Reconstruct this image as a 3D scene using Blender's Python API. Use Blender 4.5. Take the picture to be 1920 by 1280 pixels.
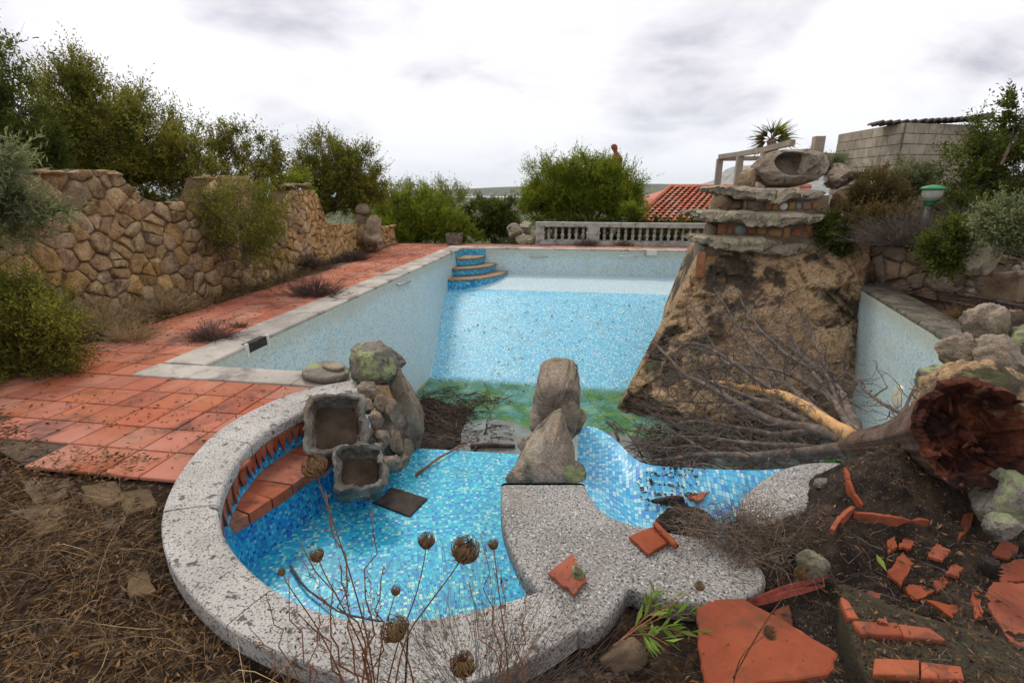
import bpy, bmesh, math, random
import numpy as np
from mathutils import Vector, Matrix, noise, Euler

for o in list(bpy.data.objects): bpy.data.objects.remove(o, do_unlink=True)
SC = bpy.context.scene
COL = SC.collection
R = math.radians

# ------------------------------------------------------------------ camera
F = 960.0; HC = 1.70
TH = math.atan(288 / F); PS = math.atan(155 * math.cos(TH) / F)
cd = bpy.data.cameras.new('camera'); cam = bpy.data.objects.new('camera', cd); COL.objects.link(cam)
cd.sensor_width = 36; cd.lens = 36 * F / 1920; cd.clip_start = .05; cd.clip_end = 90000
cam.location = (0, 0, HC); cam.rotation_euler = (math.pi / 2 - TH, 0, PS)
SC.camera = cam
# ------------------------------------------------------------------ sky
SUN_EL, SUN_AZ = R(52), R(-38)          # azimuth from +Y towards +X
w = bpy.data.worlds.new('World'); SC.world = w; w.use_nodes = True
nt = w.node_tree; nt.nodes.clear()
def wn(t, **k):
    n = nt.nodes.new(t)
    for a, b in k.items(): setattr(n, a, b)
    return n
wo = wn('ShaderNodeOutputWorld'); bg = wn('ShaderNodeBackground'); bg2 = wn('ShaderNodeBackground'); mx = wn('ShaderNodeMixShader')
sky = wn('ShaderNodeTexSky', sky_type='NISHITA', sun_disc=False, sun_elevation=SUN_EL, sun_rotation=SUN_AZ)
bg.inputs[1].default_value = .12; nt.links.new(sky.outputs[0], bg.inputs[0])
tc = wn('ShaderNodeTexCoord'); sp = wn('ShaderNodeSeparateXYZ'); nt.links.new(tc.outputs['Generated'], sp.inputs[0])
ad = wn('ShaderNodeMath', operation='MAXIMUM'); ad.inputs[1].default_value = 0; nt.links.new(sp.outputs[2], ad.inputs[0])
ad2 = wn('ShaderNodeMath', operation='ADD'); ad2.inputs[1].default_value = .34; nt.links.new(ad.outputs[0], ad2.inputs[0])
dx = wn('ShaderNodeMath', operation='DIVIDE'); dy = wn('ShaderNodeMath', operation='DIVIDE')
for d, i in ((dx, 0), (dy, 1)): nt.links.new(sp.outputs[i], d.inputs[0]); nt.links.new(ad2.outputs[0], d.inputs[1])
cb = wn('ShaderNodeCombineXYZ'); nt.links.new(dx.outputs[0], cb.inputs[0]); nt.links.new(dy.outputs[0], cb.inputs[1])
cb.inputs[2].default_value = 12.4
n1 = wn('ShaderNodeTexNoise'); n1.inputs['Scale'].default_value = 2.1; n1.inputs['Detail'].default_value = 9; n1.inputs['Roughness'].default_value = .52; n1.inputs['Distortion'].default_value = .3
nt.links.new(cb.outputs[0], n1.inputs['Vector'])
cr = wn('ShaderNodeValToRGB'); e = cr.color_ramp.elements
e[0].position = .30; e[0].color = (.46, .46, .53, 1); e[1].position = .56; e[1].color = (.97, .945, .96, 1)
m_ = e.new(.40); m_.color = (.76, .74, .79, 1); m2 = e.new(.48); m2.color = (.90, .875, .905, 1)
nt.links.new(n1.outputs[0], cr.inputs[0])
# pale clear band towards the horizon
hz = wn('ShaderNodeMapRange'); hz.inputs[1].default_value = .0; hz.inputs[2].default_value = .16; nt.links.new(sp.outputs[2], hz.inputs[0])
hm = wn('ShaderNodeMixRGB'); hm.inputs[1].default_value = (.80, .84, .91, 1); nt.links.new(hz.outputs[0], hm.inputs[0]); nt.links.new(cr.outputs[0], hm.inputs[2])
nt.links.new(hm.outputs[0], bg2.inputs[0]); bg2.inputs[1].default_value = .98
mx.inputs[0].default_value = .94
nt.links.new(bg.outputs[0], mx.inputs[1]); nt.links.new(bg2.outputs[0], mx.inputs[2]); nt.links.new(mx.outputs[0], wo.inputs[0])
sd = bpy.data.lights.new('sun', 'SUN'); sd.energy = 1.5; sd.angle = R(14); sd.color = (1, .93, .82)
so = bpy.data.objects.new('sun', sd); COL.objects.link(so)
sv = Vector((math.sin(SUN_AZ) * math.cos(SUN_EL), math.cos(SUN_AZ) * math.cos(SUN_EL), math.sin(SUN_EL)))
so.rotation_euler = sv.to_track_quat('Z', 'Y').to_euler(); so.location = (0, 0, 30)
vs = SC.view_settings; vs.view_transform = 'Standard'; vs.look = 'None'; vs.gamma = 1; vs.exposure = 0.25; vs.use_curve_mapping = False
SC.cycles.max_bounces = 6; SC.cycles.volume_bounces = 1; SC.cycles.use_denoising = True

# ------------------------------------------------------------------ helpers
fwv = Vector((-math.sin(PS) * math.cos(TH), math.cos(PS) * math.cos(TH), -math.sin(TH)))
rtv = Vector((math.cos(PS), math.sin(PS), 0)); upv = rtv.cross(fwv); CC = Vector((0, 0, HC))
def ray(x, y): return fwv + rtv * (x - 960) / F + upv * (640 - y) / F
def gz(x, y, z=0.): d = ray(x, y); return CC + d * ((z - HC) / d.z)        # measured point on a level plane
def gx(x, y, X): d = ray(x, y); return CC + d * (X / d.x)                  # on a plane of constant X
def gy(x, y, Y): d = ray(x, y); return CC + d * (Y / d.y)                  # on a plane of constant Y
def gd(x, y, D): return CC + ray(x, y) * D
def depth(p): return (Vector(p) - CC).dot(fwv)
def rnd(s): return random.Random(s)

def link(o, parent=None):
    COL.objects.link(o)
    if parent: o.parent = parent
    return o
def tag(o, label=None, cat=None, group=None, kind=None):
    if label: o['label'] = label
    if cat: o['category'] = cat
    if group: o['group'] = group
    if kind: o['kind'] = kind
    return o
def empty(name, loc, label, cat, group=None):
    o = bpy.data.objects.new(name, None); o.location = loc; o.empty_display_size = .1
    link(o); return tag(o, label, cat, group)
def mesh(name, verts, faces, mat, parent=None, smooth=False, uv=None, origin=None):
    """verts in world space; parent empties are only translated"""
    v = np.array([tuple(p) for p in verts], dtype=float) if not isinstance(verts, np.ndarray) else verts
    off = np.array(parent.matrix_world.translation if False else (parent_loc(parent) if parent else (origin if origin is not None else (0, 0, 0))))
    v = v - off
    me = bpy.data.meshes.new(name); me.from_pydata(v.tolist(), [], faces); 
    if smooth: me.polygons.foreach_set('use_smooth', [True] * len(me.polygons))
    if mat: me.materials.append(mat)
    if uv is not None:
        l = me.uv_layers.new(name='UVMap'); idx = np.zeros(len(me.loops), dtype=int); me.loops.foreach_get('vertex_index', idx)
        l.data.foreach_set('uv', np.array(uv, dtype=float)[idx].ravel())
    me.update()
    o = bpy.data.objects.new(name, me); link(o, parent)
    if origin is not None and not parent: o.location = origin
    return o
def parent_loc(p):
    l = Vector((0, 0, 0))
    while p: l += p.location; p = p.parent
    return l
def quadmesh(name, V, k, mat, parent=None, smooth=False, kind=None, origin=None):
    """fast: V (n*k,3) vertices, every k make one face"""
    off = np.array(parent_loc(parent)) if parent else (np.array(origin) if origin is not None else np.zeros(3))
    n = len(V) // k
    me = bpy.data.meshes.new(name); me.vertices.add(n * k); me.vertices.foreach_set('co', (V - off).astype(np.float32).ravel())
    me.loops.add(n * k); me.loops.foreach_set('vertex_index', np.arange(n * k, dtype=np.int32))
    me.polygons.add(n); me.polygons.foreach_set('loop_start', np.arange(0, n * k, k, dtype=np.int32))
    if smooth: me.polygons.foreach_set('use_smooth', np.ones(n, dtype=bool))
    me.update(calc_edges=True); me.materials.append(mat)
    o = bpy.data.objects.new(name, me); link(o, parent)
    if origin is not None and not parent: o.location = origin
    if kind: o['kind'] = kind
    return o
def loft(rings, closed=True, cap=True):
    """rings: list of equal-length point lists -> verts, faces"""
    n = len(rings[0]); v = [p for r in rings for p in r]; f = []
    for i in range(len(rings) - 1):
        for j in range(n if closed else n - 1):
            a = i * n + j; b = i * n + (j + 1) % n
            f.append((a, b, b + n, a + n))
    if cap and closed:
        f.append(tuple(range(n - 1, -1, -1))); f.append(tuple(range((len(rings) - 1) * n, len(rings) * n)))
    return v, f
def tube(pts, rads, n=8, wob=0, seed=0):
    r = rnd(seed); pts = [Vector(p) for p in pts]; rings = []
    u = None
    for i, p in enumerate(pts):
        t = (pts[min(i + 1, len(pts) - 1)] - pts[max(i - 1, 0)]).normalized()
        if u is None: u = t.orthogonal().normalized()
        u = (u - t * u.dot(t)).normalized(); w_ = t.cross(u)
        rr = rads[i] if not isinstance(rads, (int, float)) else rads
        rings.append([p + (u * math.cos(a) + w_ * math.sin(a)) * rr * (1 + wob * r.uniform(-1, 1)) for a in (2 * math.pi * k / n for k in range(n))])
    return loft(rings)
def merge(*vf):
    V = []; Fs = []
    for v, f in vf:
        o = len(V); V += list(v); Fs += [tuple(i + o for i in q) for q in f]
    return V, Fs
def box(c, s, rz=0, taper=1):
    c = Vector(c); m = Matrix.Rotation(rz, 3, 'Z')
    v = [c + m @ Vector((sx * s[0] / 2 * (taper if sz > 0 else 1), sy * s[1] / 2 * (taper if sz > 0 else 1), sz * s[2] / 2)) for sz in (-1, 1) for sx, sy in ((-1, -1), (1, -1), (1, 1), (-1, 1))]
    return v, [(3, 2, 1, 0), (4, 5, 6, 7), (0, 1, 5, 4), (1, 2, 6, 5), (2, 3, 7, 6), (3, 0, 4, 7)]
def chaikin(P, it=2, closed=True):
    P = [Vector(p) for p in P]
    for _ in range(it):
        Q = []; n = len(P)
        for i in range(n if closed else n - 1):
            a, b = P[i], P[(i + 1) % n]; Q += [a * .75 + b * .25, a * .25 + b * .75]
        if not closed: Q = [P[0]] + Q + [P[-1]]
        P = Q
    return P
def resample(P, n):
    P = [Vector(p) for p in P]; L = [0]
    for a, b in zip(P, P[1:]): L.append(L[-1] + (b - a).length)
    out = []; j = 0
    for i in range(n):
        s = L[-1] * i / (n - 1)
        while j < len(P) - 2 and L[j + 1] < s: j += 1
        t = (s - L[j]) / max(1e-9, L[j + 1] - L[j]); out.append(P[j].lerp(P[j + 1], t))
    return out
def nz(p, s=1., seed=0): return noise.noise(Vector((p[0] * s + seed * 7.31, p[1] * s - seed * 3.7, p[2] * s + seed * 1.9)))
def slab(name, poly, ztop, thick, mat, parent=None, bev=.02, rough=0., seed=0, tilt=(0, 0), smooth=True, steps=3, inset_bottom=0., **kw):
    """flat stone: outline (list of xy) with rounded upper and lower rim; the top is a dense fan so it can undulate"""
    P = [Vector((p[0], p[1], 0)) for p in poly]; n = len(P)
    area = sum(P[i].x * P[(i + 1) % n].y - P[(i + 1) % n].x * P[i].y for i in range(n))
    if area < 0: P.reverse()
    c = sum(P, Vector()) / n
    N = []
    for i in range(n):
        t = (P[(i + 1) % n] - P[i - 1]).normalized(); N.append(Vector((t.y, -t.x, 0)))
    rings = []
    prof = [(-bev * .9 - inset_bottom, -thick), (-inset_bottom, -thick + bev * .9)]
    for k in range(steps + 1):
        a = math.pi / 2 * k / steps; prof.append((-bev + bev * math.cos(a), -bev + bev * math.sin(a)))
    for off, z in prof:
        rg = []
        for i in range(n):
            p = P[i] + N[i] * off
            if rough: p = p + N[i] * rough * (nz((P[i].x, P[i].y, z), 3, seed) + .6 * nz((P[i].x, P[i].y, z * 2), 9, seed))
            zz = ztop + z + tilt[0] * (p.x - c.x) + tilt[1] * (p.y - c.y) + (rough * .5 * nz((p.x, p.y, 5), 3, seed) if rough else 0)
            rg.append(Vector((p.x, p.y, zz)))
        rings.append(rg)
    v, f = loft(rings)
    return mesh(name, v, f, mat, parent, smooth, **kw)
def rock(name, c, s, seed, mat, parent=None, rot=(0, 0, 0), sub=5, cuts=9, rough=.12, smooth=True, fine=1., blk=.10, crack=.07, **kw):
    r = rnd(seed); bm = bmesh.new(); bmesh.ops.create_icosphere(bm, subdivisions=sub, radius=1)
    pl = [(Vector((r.gauss(0, 1), r.gauss(0, 1), r.gauss(0, 1))).normalized(), r.uniform(.50, .86)) for _ in range(cuts)]
    m = Euler(rot).to_matrix(); c = Vector(c); V = []
    for v in bm.verts:
        p = v.co.copy()
        for n_, d in pl:
            q = p.dot(n_)
            if q > d: p -= n_ * (q - d) * .95
        k = 1 + rough * nz(p, 1.3, seed) + rough * .55 * nz(p, 3.4, seed + 1) + rough * .28 * fine * nz(p, 9, seed + 2)
        dv_, pv_ = noise.voronoi(p * 1.9 + Vector((seed * 1.7, seed * .9, 3))); k += blk * noise.noise(pv_[0] * 9.1) - crack * max(0, 1 - (dv_[1] - dv_[0]) / .16) ** 2
        dv_, pv_ = noise.voronoi(p * 5 + Vector((seed * .7, seed * 1.9, 8))); k += blk * .35 * noise.noise(pv_[0] * 9.1) - crack * .35 * max(0, 1 - (dv_[1] - dv_[0]) / .2) ** 2 + .012 * nz(p, 24, seed)
        p = p * k; V.append(c + m @ Vector((p.x * s[0], p.y * s[1], p.z * s[2])))
    f = [tuple(v.index for v in q.verts) for q in bm.faces]; bm.free()
    if parent is None and 'origin' not in kw: kw['origin'] = (c.x, c.y, c.z - s[2])
    return mesh(name, V, f, mat, parent, smooth, **kw)
def rockpx(name, x0, x1, y0, y1, Y, seed, mat, parent=None, thick=None, **kw):
    c = gy((x0 + x1) / 2, (y0 + y1) / 2, Y); d = depth(c) / F
    a = (x1 - x0) / 2 * d; b = (y1 - y0) / 2 * d * 1.06
    rot = kw.pop('rot', (0, 0, 0)); rot = (rot[0], rot[1], rot[2])
    return rock(name, c, (a * 1.08, thick if thick else (a + b) / 2, b * 1.08), seed, mat, parent, rot=rot, **kw)

# ------------------------------------------------------------------ materials
def new_mat(name):
    m = bpy.data.materials.new(name); m.use_nodes = True; t = m.node_tree; t.nodes.clear()
    out = t.nodes.new('ShaderNodeOutputMaterial'); b = t.nodes.new('ShaderNodeBsdfPrincipled'); t.links.new(b.outputs[0], out.inputs[0])
    return m, t, b
def ramp(t, stops, fac, const=False):
    n = t.nodes.new('ShaderNodeValToRGB'); el = n.color_ramp.elements
    if const: n.color_ramp.interpolation = 'CONSTANT'
    while len(el) < len(stops): el.new(.5)
    for e_, (p, c) in zip(el, stops): e_.position = p; e_.color = (*c, 1) if len(c) == 3 else c
    if fac is not None: t.links.new(fac, n.inputs[0])
    return n.outputs[0]
def tnoise(t, vec, scale, detail=5, rough=.55, dist=0.):
    n = t.nodes.new('ShaderNodeTexNoise'); n.inputs['Scale'].default_value = scale; n.inputs['Detail'].default_value = detail
    n.inputs['Roughness'].default_value = rough; n.inputs['Distortion'].default_value = dist
    if vec is not None: t.links.new(vec, n.inputs['Vector'])
    return n.outputs[0]
def mixc(t, fac, a, b, mode='MIX'):
    n = t.nodes.new('ShaderNodeMixRGB'); n.blend_type = mode
    for i, v in ((0, fac), (1, a), (2, b)):
        if hasattr(v, 'is_linked'): t.links.new(v, n.inputs[i])
        elif isinstance(v, (int, float)): n.inputs[i].default_value = v
        else: n.inputs[i].default_value = (*v, 1)
    return n.outputs[0]
def math_(t, op, a, b=None, c=None):
    n = t.nodes.new('ShaderNodeMath'); n.operation = op
    for i, v in enumerate((a, b, c)):
        if v is None: continue
        if hasattr(v, 'is_linked'): t.links.new(v, n.inputs[i])
        else: n.inputs[i].default_value = v
    return n.outputs[0]
def step_(t, v, lo, hi):
    n = t.nodes.new('ShaderNodeMapRange'); n.inputs[1].default_value = lo; n.inputs[2].default_value = hi; t.links.new(v, n.inputs[0]); return n.outputs[0]
def pos(t): return t.nodes.new('ShaderNodeNewGeometry').outputs['Position']
def bump(t, b, h, s, d=.02):
    n = t.nodes.new('ShaderNodeBump'); n.inputs['Strength'].default_value = s; n.inputs['Distance'].default_value = d
    t.links.new(h, n.inputs['Height']); t.links.new(n.outputs[0], b.inputs['Normal'])
def M(name, stops, scale=3, detail=7, rough=.85, bmp=.5, bscale=None, bdist=.02, vary=0., vary_hue=.0, spots=(), spec=.3, trans=None, fine=None, rand='object', sat=.2):
    """stops: colour ramp over a noise; spots: (colour, scale, lo, hi, amount); vary: brightness change per object or island"""
    m, t, b = new_mat(name); P = pos(t)
    col = ramp(t, stops, tnoise(t, P, scale, detail, .6))
    if fine:
        fs, fc0, fc1 = fine
        col = mixc(t, 1., col, ramp(t, [(.35, fc0), (.65, fc1)], tnoise(t, P, fs, 3, .6)), 'MULTIPLY')
    for c, s_, lo, hi, amt in spots:
        f = math_(t, 'MULTIPLY', step_(t, tnoise(t, P, s_, 6, .62, .3), lo, hi), amt); col = mixc(t, f, col, c)
    if vary or vary_hue:
        rv = t.nodes.new('ShaderNodeObjectInfo').outputs['Random'] if rand == 'object' else t.nodes.new('ShaderNodeNewGeometry').outputs['Random Per Island']
        h = t.nodes.new('ShaderNodeHueSaturation'); t.links.new(col, h.inputs['Color'])
        t.links.new(math_(t, 'MULTIPLY_ADD', rv, 2 * vary, 1 - vary), h.inputs['Value'])
        r2 = math_(t, 'FRACT', math_(t, 'MULTIPLY', rv, 17.3))
        t.links.new(math_(t, 'MULTIPLY_ADD', r2, 2 * vary_hue, .5 - vary_hue), h.inputs['Hue'])
        r3 = math_(t, 'FRACT', math_(t, 'MULTIPLY', rv, 41.7)); t.links.new(math_(t, 'MULTIPLY_ADD', r3, 2 * sat, 1 - sat), h.inputs['Saturation'])
        col = h.outputs[0]
    t.links.new(col, b.inputs['Base Color']); b.inputs['Roughness'].default_value = rough; b.inputs['Specular IOR Level'].default_value = spec
    if bmp: bump(t, b, tnoise(t, P, bscale or scale * 6, 8, .65), bmp, bdist)
    if trans: b.inputs['Transmission Weight'].default_value = trans
    return m
def leafmat(name, c0, c1, vary=.35, hue=.03, sheen=.12):
    m, t, b = new_mat(name); g = t.nodes.new('ShaderNodeNewGeometry')
    col = ramp(t, [(.3, c0), (.7, c1)], tnoise(t, g.outputs['Position'], 2.2, 3))
    rv = g.outputs['Random Per Island']; h = t.nodes.new('ShaderNodeHueSaturation'); t.links.new(col, h.inputs['Color'])
    t.links.new(math_(t, 'MULTIPLY_ADD', rv, 2 * vary, 1 - vary), h.inputs['Value'])
    t.links.new(math_(t, 'MULTIPLY_ADD', math_(t, 'FRACT', math_(t, 'MULTIPLY', rv, 17.3)), 2 * hue, .5 - hue), h.inputs['Hue'])
    t.links.new(h.outputs[0], b.inputs['Base Color']); b.inputs['Roughness'].default_value = .6; b.inputs['Specular IOR Level'].default_value = sheen
    tr = t.nodes.new('ShaderNodeBsdfTranslucent'); t.links.new(h.outputs[0], tr.inputs[0]); ms = t.nodes.new('ShaderNodeMixShader'); ms.inputs[0].default_value = .5
    o = [n for n in t.nodes if n.type == 'OUTPUT_MATERIAL'][0]; t.links.new(b.outputs[0], ms.inputs[1]); t.links.new(tr.outputs[0], ms.inputs[2]); t.links.new(ms.outputs[0], o.inputs[0])
    return m
def mosaic(name, stops, grout, size=.02, gw=.09, dirt=None, dirt_amt=.4, algae=False, rough=.34, lime=.0, scum=False):
    m, t, b = new_mat(name); uvn = t.nodes.new('ShaderNodeTexCoord').outputs['UV']; P = pos(t)
    sc = t.nodes.new('ShaderNodeVectorMath'); sc.operation = 'SCALE'; sc.inputs['Scale'].default_value = 1 / size; t.links.new(uvn, sc.inputs[0])
    fl = t.nodes.new('ShaderNodeVectorMath'); fl.operation = 'FLOOR'; t.links.new(sc.outputs[0], fl.inputs[0])
    fr = t.nodes.new('ShaderNodeVectorMath'); fr.operation = 'FRACTION'; t.links.new(sc.outputs[0], fr.inputs[0])
    wnn = t.nodes.new('ShaderNodeTexWhiteNoise'); wnn.noise_dimensions = '2D'; t.links.new(fl.outputs[0], wnn.inputs['Vector'])
    col = ramp(t, stops, wnn.outputs['Value'], True)
    s = t.nodes.new('ShaderNodeSeparateXYZ'); t.links.new(fr.outputs[0], s.inputs[0])
    def edge(v): return math_(t, 'MINIMUM', v, math_(t, 'SUBTRACT', 1., v))
    ed = math_(t, 'MINIMUM', edge(s.outputs[0]), edge(s.outputs[1]))
    g = step_(t, ed, gw * .7, gw)
    col = mixc(t, g, grout, col)
    if lime: col = mixc(t, math_(t, 'MULTIPLY', step_(t, tnoise(t, P, .9, 7, .65), .42, .7), lime), col, (.62, .66, .62))
    if dirt: col = mixc(t, math_(t, 'MULTIPLY', step_(t, tnoise(t, P, 2.3, 8, .7), .5, .72), dirt_amt), col, dirt)
    if scum:
        s3 = t.nodes.new('ShaderNodeSeparateXYZ'); t.links.new(P, s3.inputs[0]); zz = math_(t, 'ADD', s3.outputs[2], math_(t, 'MULTIPLY', math_(t, 'SUBTRACT', tnoise(t, P, 2.2, 7, .7), .5), .35))
        col = mixc(t, math_(t, 'MULTIPLY', step_(t, zz, -.30, -.12), .5), col, (.42, .41, .27))
    if algae:
        sp_ = t.nodes.new('ShaderNodeSeparateXYZ'); t.links.new(P, sp_.inputs[0])
        # growth where water stood: below a wavering tide line
        zz = math_(t, 'ADD', sp_.outputs[2], math_(t, 'MULTIPLY', math_(t, 'SUBTRACT', tnoise(t, P, 1.1, 6, .6), .5), .10))
        am = math_(t, 'SUBTRACT', 1., step_(t, zz, -2.26, -2.19))
        gc = ramp(t, [(.35, (.020, .075, .005)), (.5, (.060, .140, .006)), (.68, (.18, .23, .015))], tnoise(t, P, 2.6, 9, .72))
        gc = mixc(t, .05, gc, col)
        am = math_(t, 'MULTIPLY', am, math_(t, 'MULTIPLY_ADD', step_(t, tnoise(t, P, 1.9, 8, .7), .36, .56), .32, .66)); col = mixc(t, math_(t, 'MULTIPLY', am, .97), col, gc)
        t.links.new(math_(t, 'MULTIPLY_ADD', am, .55, rough), b.inputs['Roughness']); t.links.new(math_(t, 'MULTIPLY_ADD', am, -.30, .35), b.inputs['Specular IOR Level'])
    t.links.new(col, b.inputs['Base Color']); b.inputs['Roughness'].default_value = rough; b.inputs['Specular IOR Level'].default_value = .35
    bump(t, b, g, .25, .002)
    return m
# ------------------------------------------------------------------ palette
m_terra = M('terracotta_tile', [(.3, (.32, .105, .060)), (.55, (.42, .148, .088)), (.75, (.48, .19, .12))], 1.6, 6, .8, .35, 40, .004, vary=.11, vary_hue=.004, spec=.15, sat=.08,
            spots=[((.52, .30, .22), 1.3, .50, .70, .5), ((.10, .05, .04), 2.2, .52, .66, .75), ((.20, .15, .11), 5, .58, .70, .45), ((.03, .022, .018), 14, .62, .70, .8)])
m_joint = M('joint_mortar', [(.3, (.05, .035, .028)), (.7, (.12, .09, .065))], 6, bmp=.5)
m_granite = M('granite', [(.35, (.21, .20, .185)), (.65, (.34, .325, .305))], 2.0, 6, .8, .5, 120, .003,
              spots=[((.03, .028, .026), 85, .52, .57, .9), ((.58, .56, .52), 70, .57, .62, .8), ((.16, .135, .105), 4, .55, .68, .5)])
m_granite_pale = M('pale_granite', [(.35, (.32, .30, .275)), (.65, (.48, .46, .425))], 2.2, 6, .8, .5, 110, .003, vary=.06,
              spots=[((.05, .046, .042), 85, .535, .585, .85), ((.62, .60, .56), 70, .59, .64, .6), ((.06, .05, .04), 15, .585, .635, .9), ((.12, .10, .08), 1.6, .52, .68, .5), ((.30, .34, .22), 7, .66, .72, .5)])
m_coping = M('weathered_coping', [(.35, (.30, .27, .235)), (.65, (.48, .44, .385))], 1.4, 6, .82, .4, 60, .004, vary=.10,
              spots=[((.13, .10, .105), 1.9, .52, .62, .7), ((.62, .58, .48), 3, .58, .7, .5), ((.06, .05, .045), 24, .63, .68, .7)])
m_rock = M('granite_boulder', [(.3, (.17, .135, .10)), (.5, (.30, .245, .185)), (.72, (.42, .36, .29))], 2.4, 8, .92, .8, 30, .02,
           spots=[((.05, .042, .036), 5, .52, .64, .8), ((.19, .22, .10), 6.5, .60, .68, .6), ((.48, .46, .42), 11, .64, .70, .6)], fine=(90, (.6, .58, .56), (1.25, 1.22, 1.2)))
m_rock_warm = M('warm_stone', [(.3, (.17, .115, .072)), (.55, (.32, .235, .155)), (.75, (.44, .36, .265))], 2.4, 8, .92, .8, 26, .02, vary=.18, vary_hue=.012,
           spots=[((.06, .045, .035), 5, .54, .66, .7), ((.42, .17, .09), 3.2, .60, .70, .45)], fine=(70, (.68, .66, .64), (1.2, 1.18, 1.16)))
m_rock_lichen = M('lichen_boulder', [(.3, (.13, .115, .095)), (.55, (.23, .205, .17)), (.75, (.34, .31, .26))], 3, 8, .95, .9, 30, .02,
           spots=[((.30, .35, .15), 3.4, .53, .60, .8), ((.04, .035, .03), 6, .54, .64, .8), ((.45, .47, .36), 12, .62, .68, .7)], fine=(90, (.65, .65, .65), (1.2, 1.2, 1.2)))
m_slab_lichen = M('lichen_slab', [(.3, (.22, .18, .13)), (.55, (.37, .31, .23)), (.75, (.50, .43, .33))], 3, 8, .95, .9, 26, .02,
           spots=[((.27, .29, .14), 4.2, .55, .63, .65), ((.08, .065, .055), 7, .56, .66, .7), ((.42, .25, .20), 2.5, .60, .70, .4)], fine=(60, (.62, .6, .6), (1.2, 1.2, 1.2)))
m_cliff = M('mossy_rock_face', [(.3, (.24, .15, .075)), (.5, (.42, .285, .16)), (.72, (.54, .40, .25))], 1.3, 9, .95, 1., 12, .05,
           spots=[((.035, .028, .02), 1.25, .50, .57, .92), ((.16, .085, .045), 2.4, .55, .66, .6), ((.07, .09, .03), 2.1, .58, .66, .6), ((.03, .024, .02), 8, .56, .63, .65)], fine=(40, (.6, .58, .56), (1.25, 1.2, 1.16)))
m_wallstone = M('wall_stone', [(.3, (.24, .145, .07)), (.5, (.44, .295, .155)), (.72, (.62, .46, .27))], 5.5, 9, .92, 1., 26, .04, vary=.28, vary_hue=.006, sat=.16,
           spots=[((.10, .075, .055), 6, .54, .66, .7), ((.42, .22, .11), 3.5, .62, .72, .35), ((.56, .50, .42), 9, .60, .70, .5)], fine=(60, (.66, .64, .62), (1.2, 1.18, 1.15)))
m_mortar = M('wall_mortar', [(.3, (.10, .060, .033)), (.7, (.22, .14, .08))], 5, bmp=.8, bscale=40)
m_palestone = M('pale_wall_stone', [(.3, (.24, .20, .15)), (.6, (.42, .37, .29))], 5, 8, .92, .8, 30, .02, vary=.25, vary_hue=.01, spots=[((.07, .06, .045), 6, .5, .66, .7)])
m_soil = M('dark_soil', [(.3, (.010, .007, .005)), (.5, (.032, .022, .015)), (.65, (.07, .048, .033)), (.8, (.15, .105, .072))], 9, 10, .95, 1., 70, .02, spots=[((.13, .085, .05), 3, .55, .68, .5)])
m_ground = M('litter_ground', [(.3, (.028, .018, .012)), (.5, (.075, .048, .028)), (.72, (.16, .105, .06))], 3.2, 9, .95, 1., 45, .015,
           spots=[((.26, .18, .10), 28, .55, .66, .6), ((.018, .013, .010), 5, .54, .64, .75), ((.05, .075, .02), 1.1, .60, .72, .35)])
m_flag = M('flagstone', [(.3, (.07, .047, .027)), (.7, (.19, .13, .075))], 8, 8, .9, .8, 50, .01, vary=.2, spots=[((.05, .04, .03), 14, .52, .62, .7)])
m_brick = M('old_brick', [(.3, (.24, .065, .035)), (.7, (.40, .12, .062))], 6, 8, .85, .6, 60, .006, vary=.15, sat=.08, spots=[((.05, .03, .025), 7, .52, .64, .75), ((.08, .09, .035), 6, .6, .68, .6)])
m_shard = M('fired_clay', [(.3, (.21, .050, .024)), (.7, (.33, .088, .043))], 5, 7, .75, .35, 60, .006, vary=.10, sat=.05, spec=.2, spots=[((.10, .045, .025), 4, .52, .66, .65), ((.07, .05, .038), 11, .58, .66, .6), ((.48, .20, .12), 7, .60, .70, .4), ((.03, .02, .016), 34, .64, .69, .7)])
m_moss = M('mossy_mortar', [(.3, (.022, .018, .011)), (.55, (.06, .05, .028)), (.75, (.12, .10, .055))], 9, 8, .95, 1., 50, .012, spots=[((.03, .022, .016), 9, .5, .62, .8)])
AZ = [(0, (.045, .42, .66)), (.26, (.09, .50, .71)), (.50, (.20, .60, .74)), (.64, (.02, .30, .60)), (.80, (.56, .74, .75)), (.9, (.13, .52, .66))]
m_mos_floor = mosaic('azure_mosaic', AZ, (.36, .58, .66), .028, .09, (.20, .25, .22), .30, algae=True, lime=.08)
m_mos_shallow = mosaic('bleached_mosaic', [(0, (.42, .60, .66)), (.3, (.56, .66, .67)), (.55, (.28, .55, .66)), (.75, (.62, .68, .68)), (.88, (.16, .48, .64))], (.54, .61, .63), .028, .12, (.45, .46, .44), .3)
m_mos_wall = mosaic('pale_mosaic', [(0, (.46, .62, .66)), (.25, (.56, .68, .68)), (.5, (.32, .56, .64)), (.68, (.62, .71, .69)), (.82, (.18, .46, .60)), (.93, (.58, .66, .63))], (.57, .65, .65), .028, .10, (.44, .45, .32), .35, algae=True, lime=.15, scum=True)
m_mos_step = mosaic('deep_azure_mosaic', [(0, (.01, .22, .52)), (.3, (.02, .36, .62)), (.55, (.08, .50, .68)), (.75, (.01, .14, .44)), (.9, (.28, .62, .70))], (.10, .40, .55), .028, .08)
JZ = [(0, (.008, .35, .58)), (.22, (.015, .47, .60)), (.42, (.07, .57, .68)), (.60, (.012, .20, .54)), (.72, (.20, .66, .67)), (.84, (.03, .30, .64)), (.93, (.46, .72, .58))]
m_mos_tub = mosaic('turquoise_mosaic', JZ, (.07, .36, .50), .022, .085, (.12, .13, .10), .45)
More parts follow.
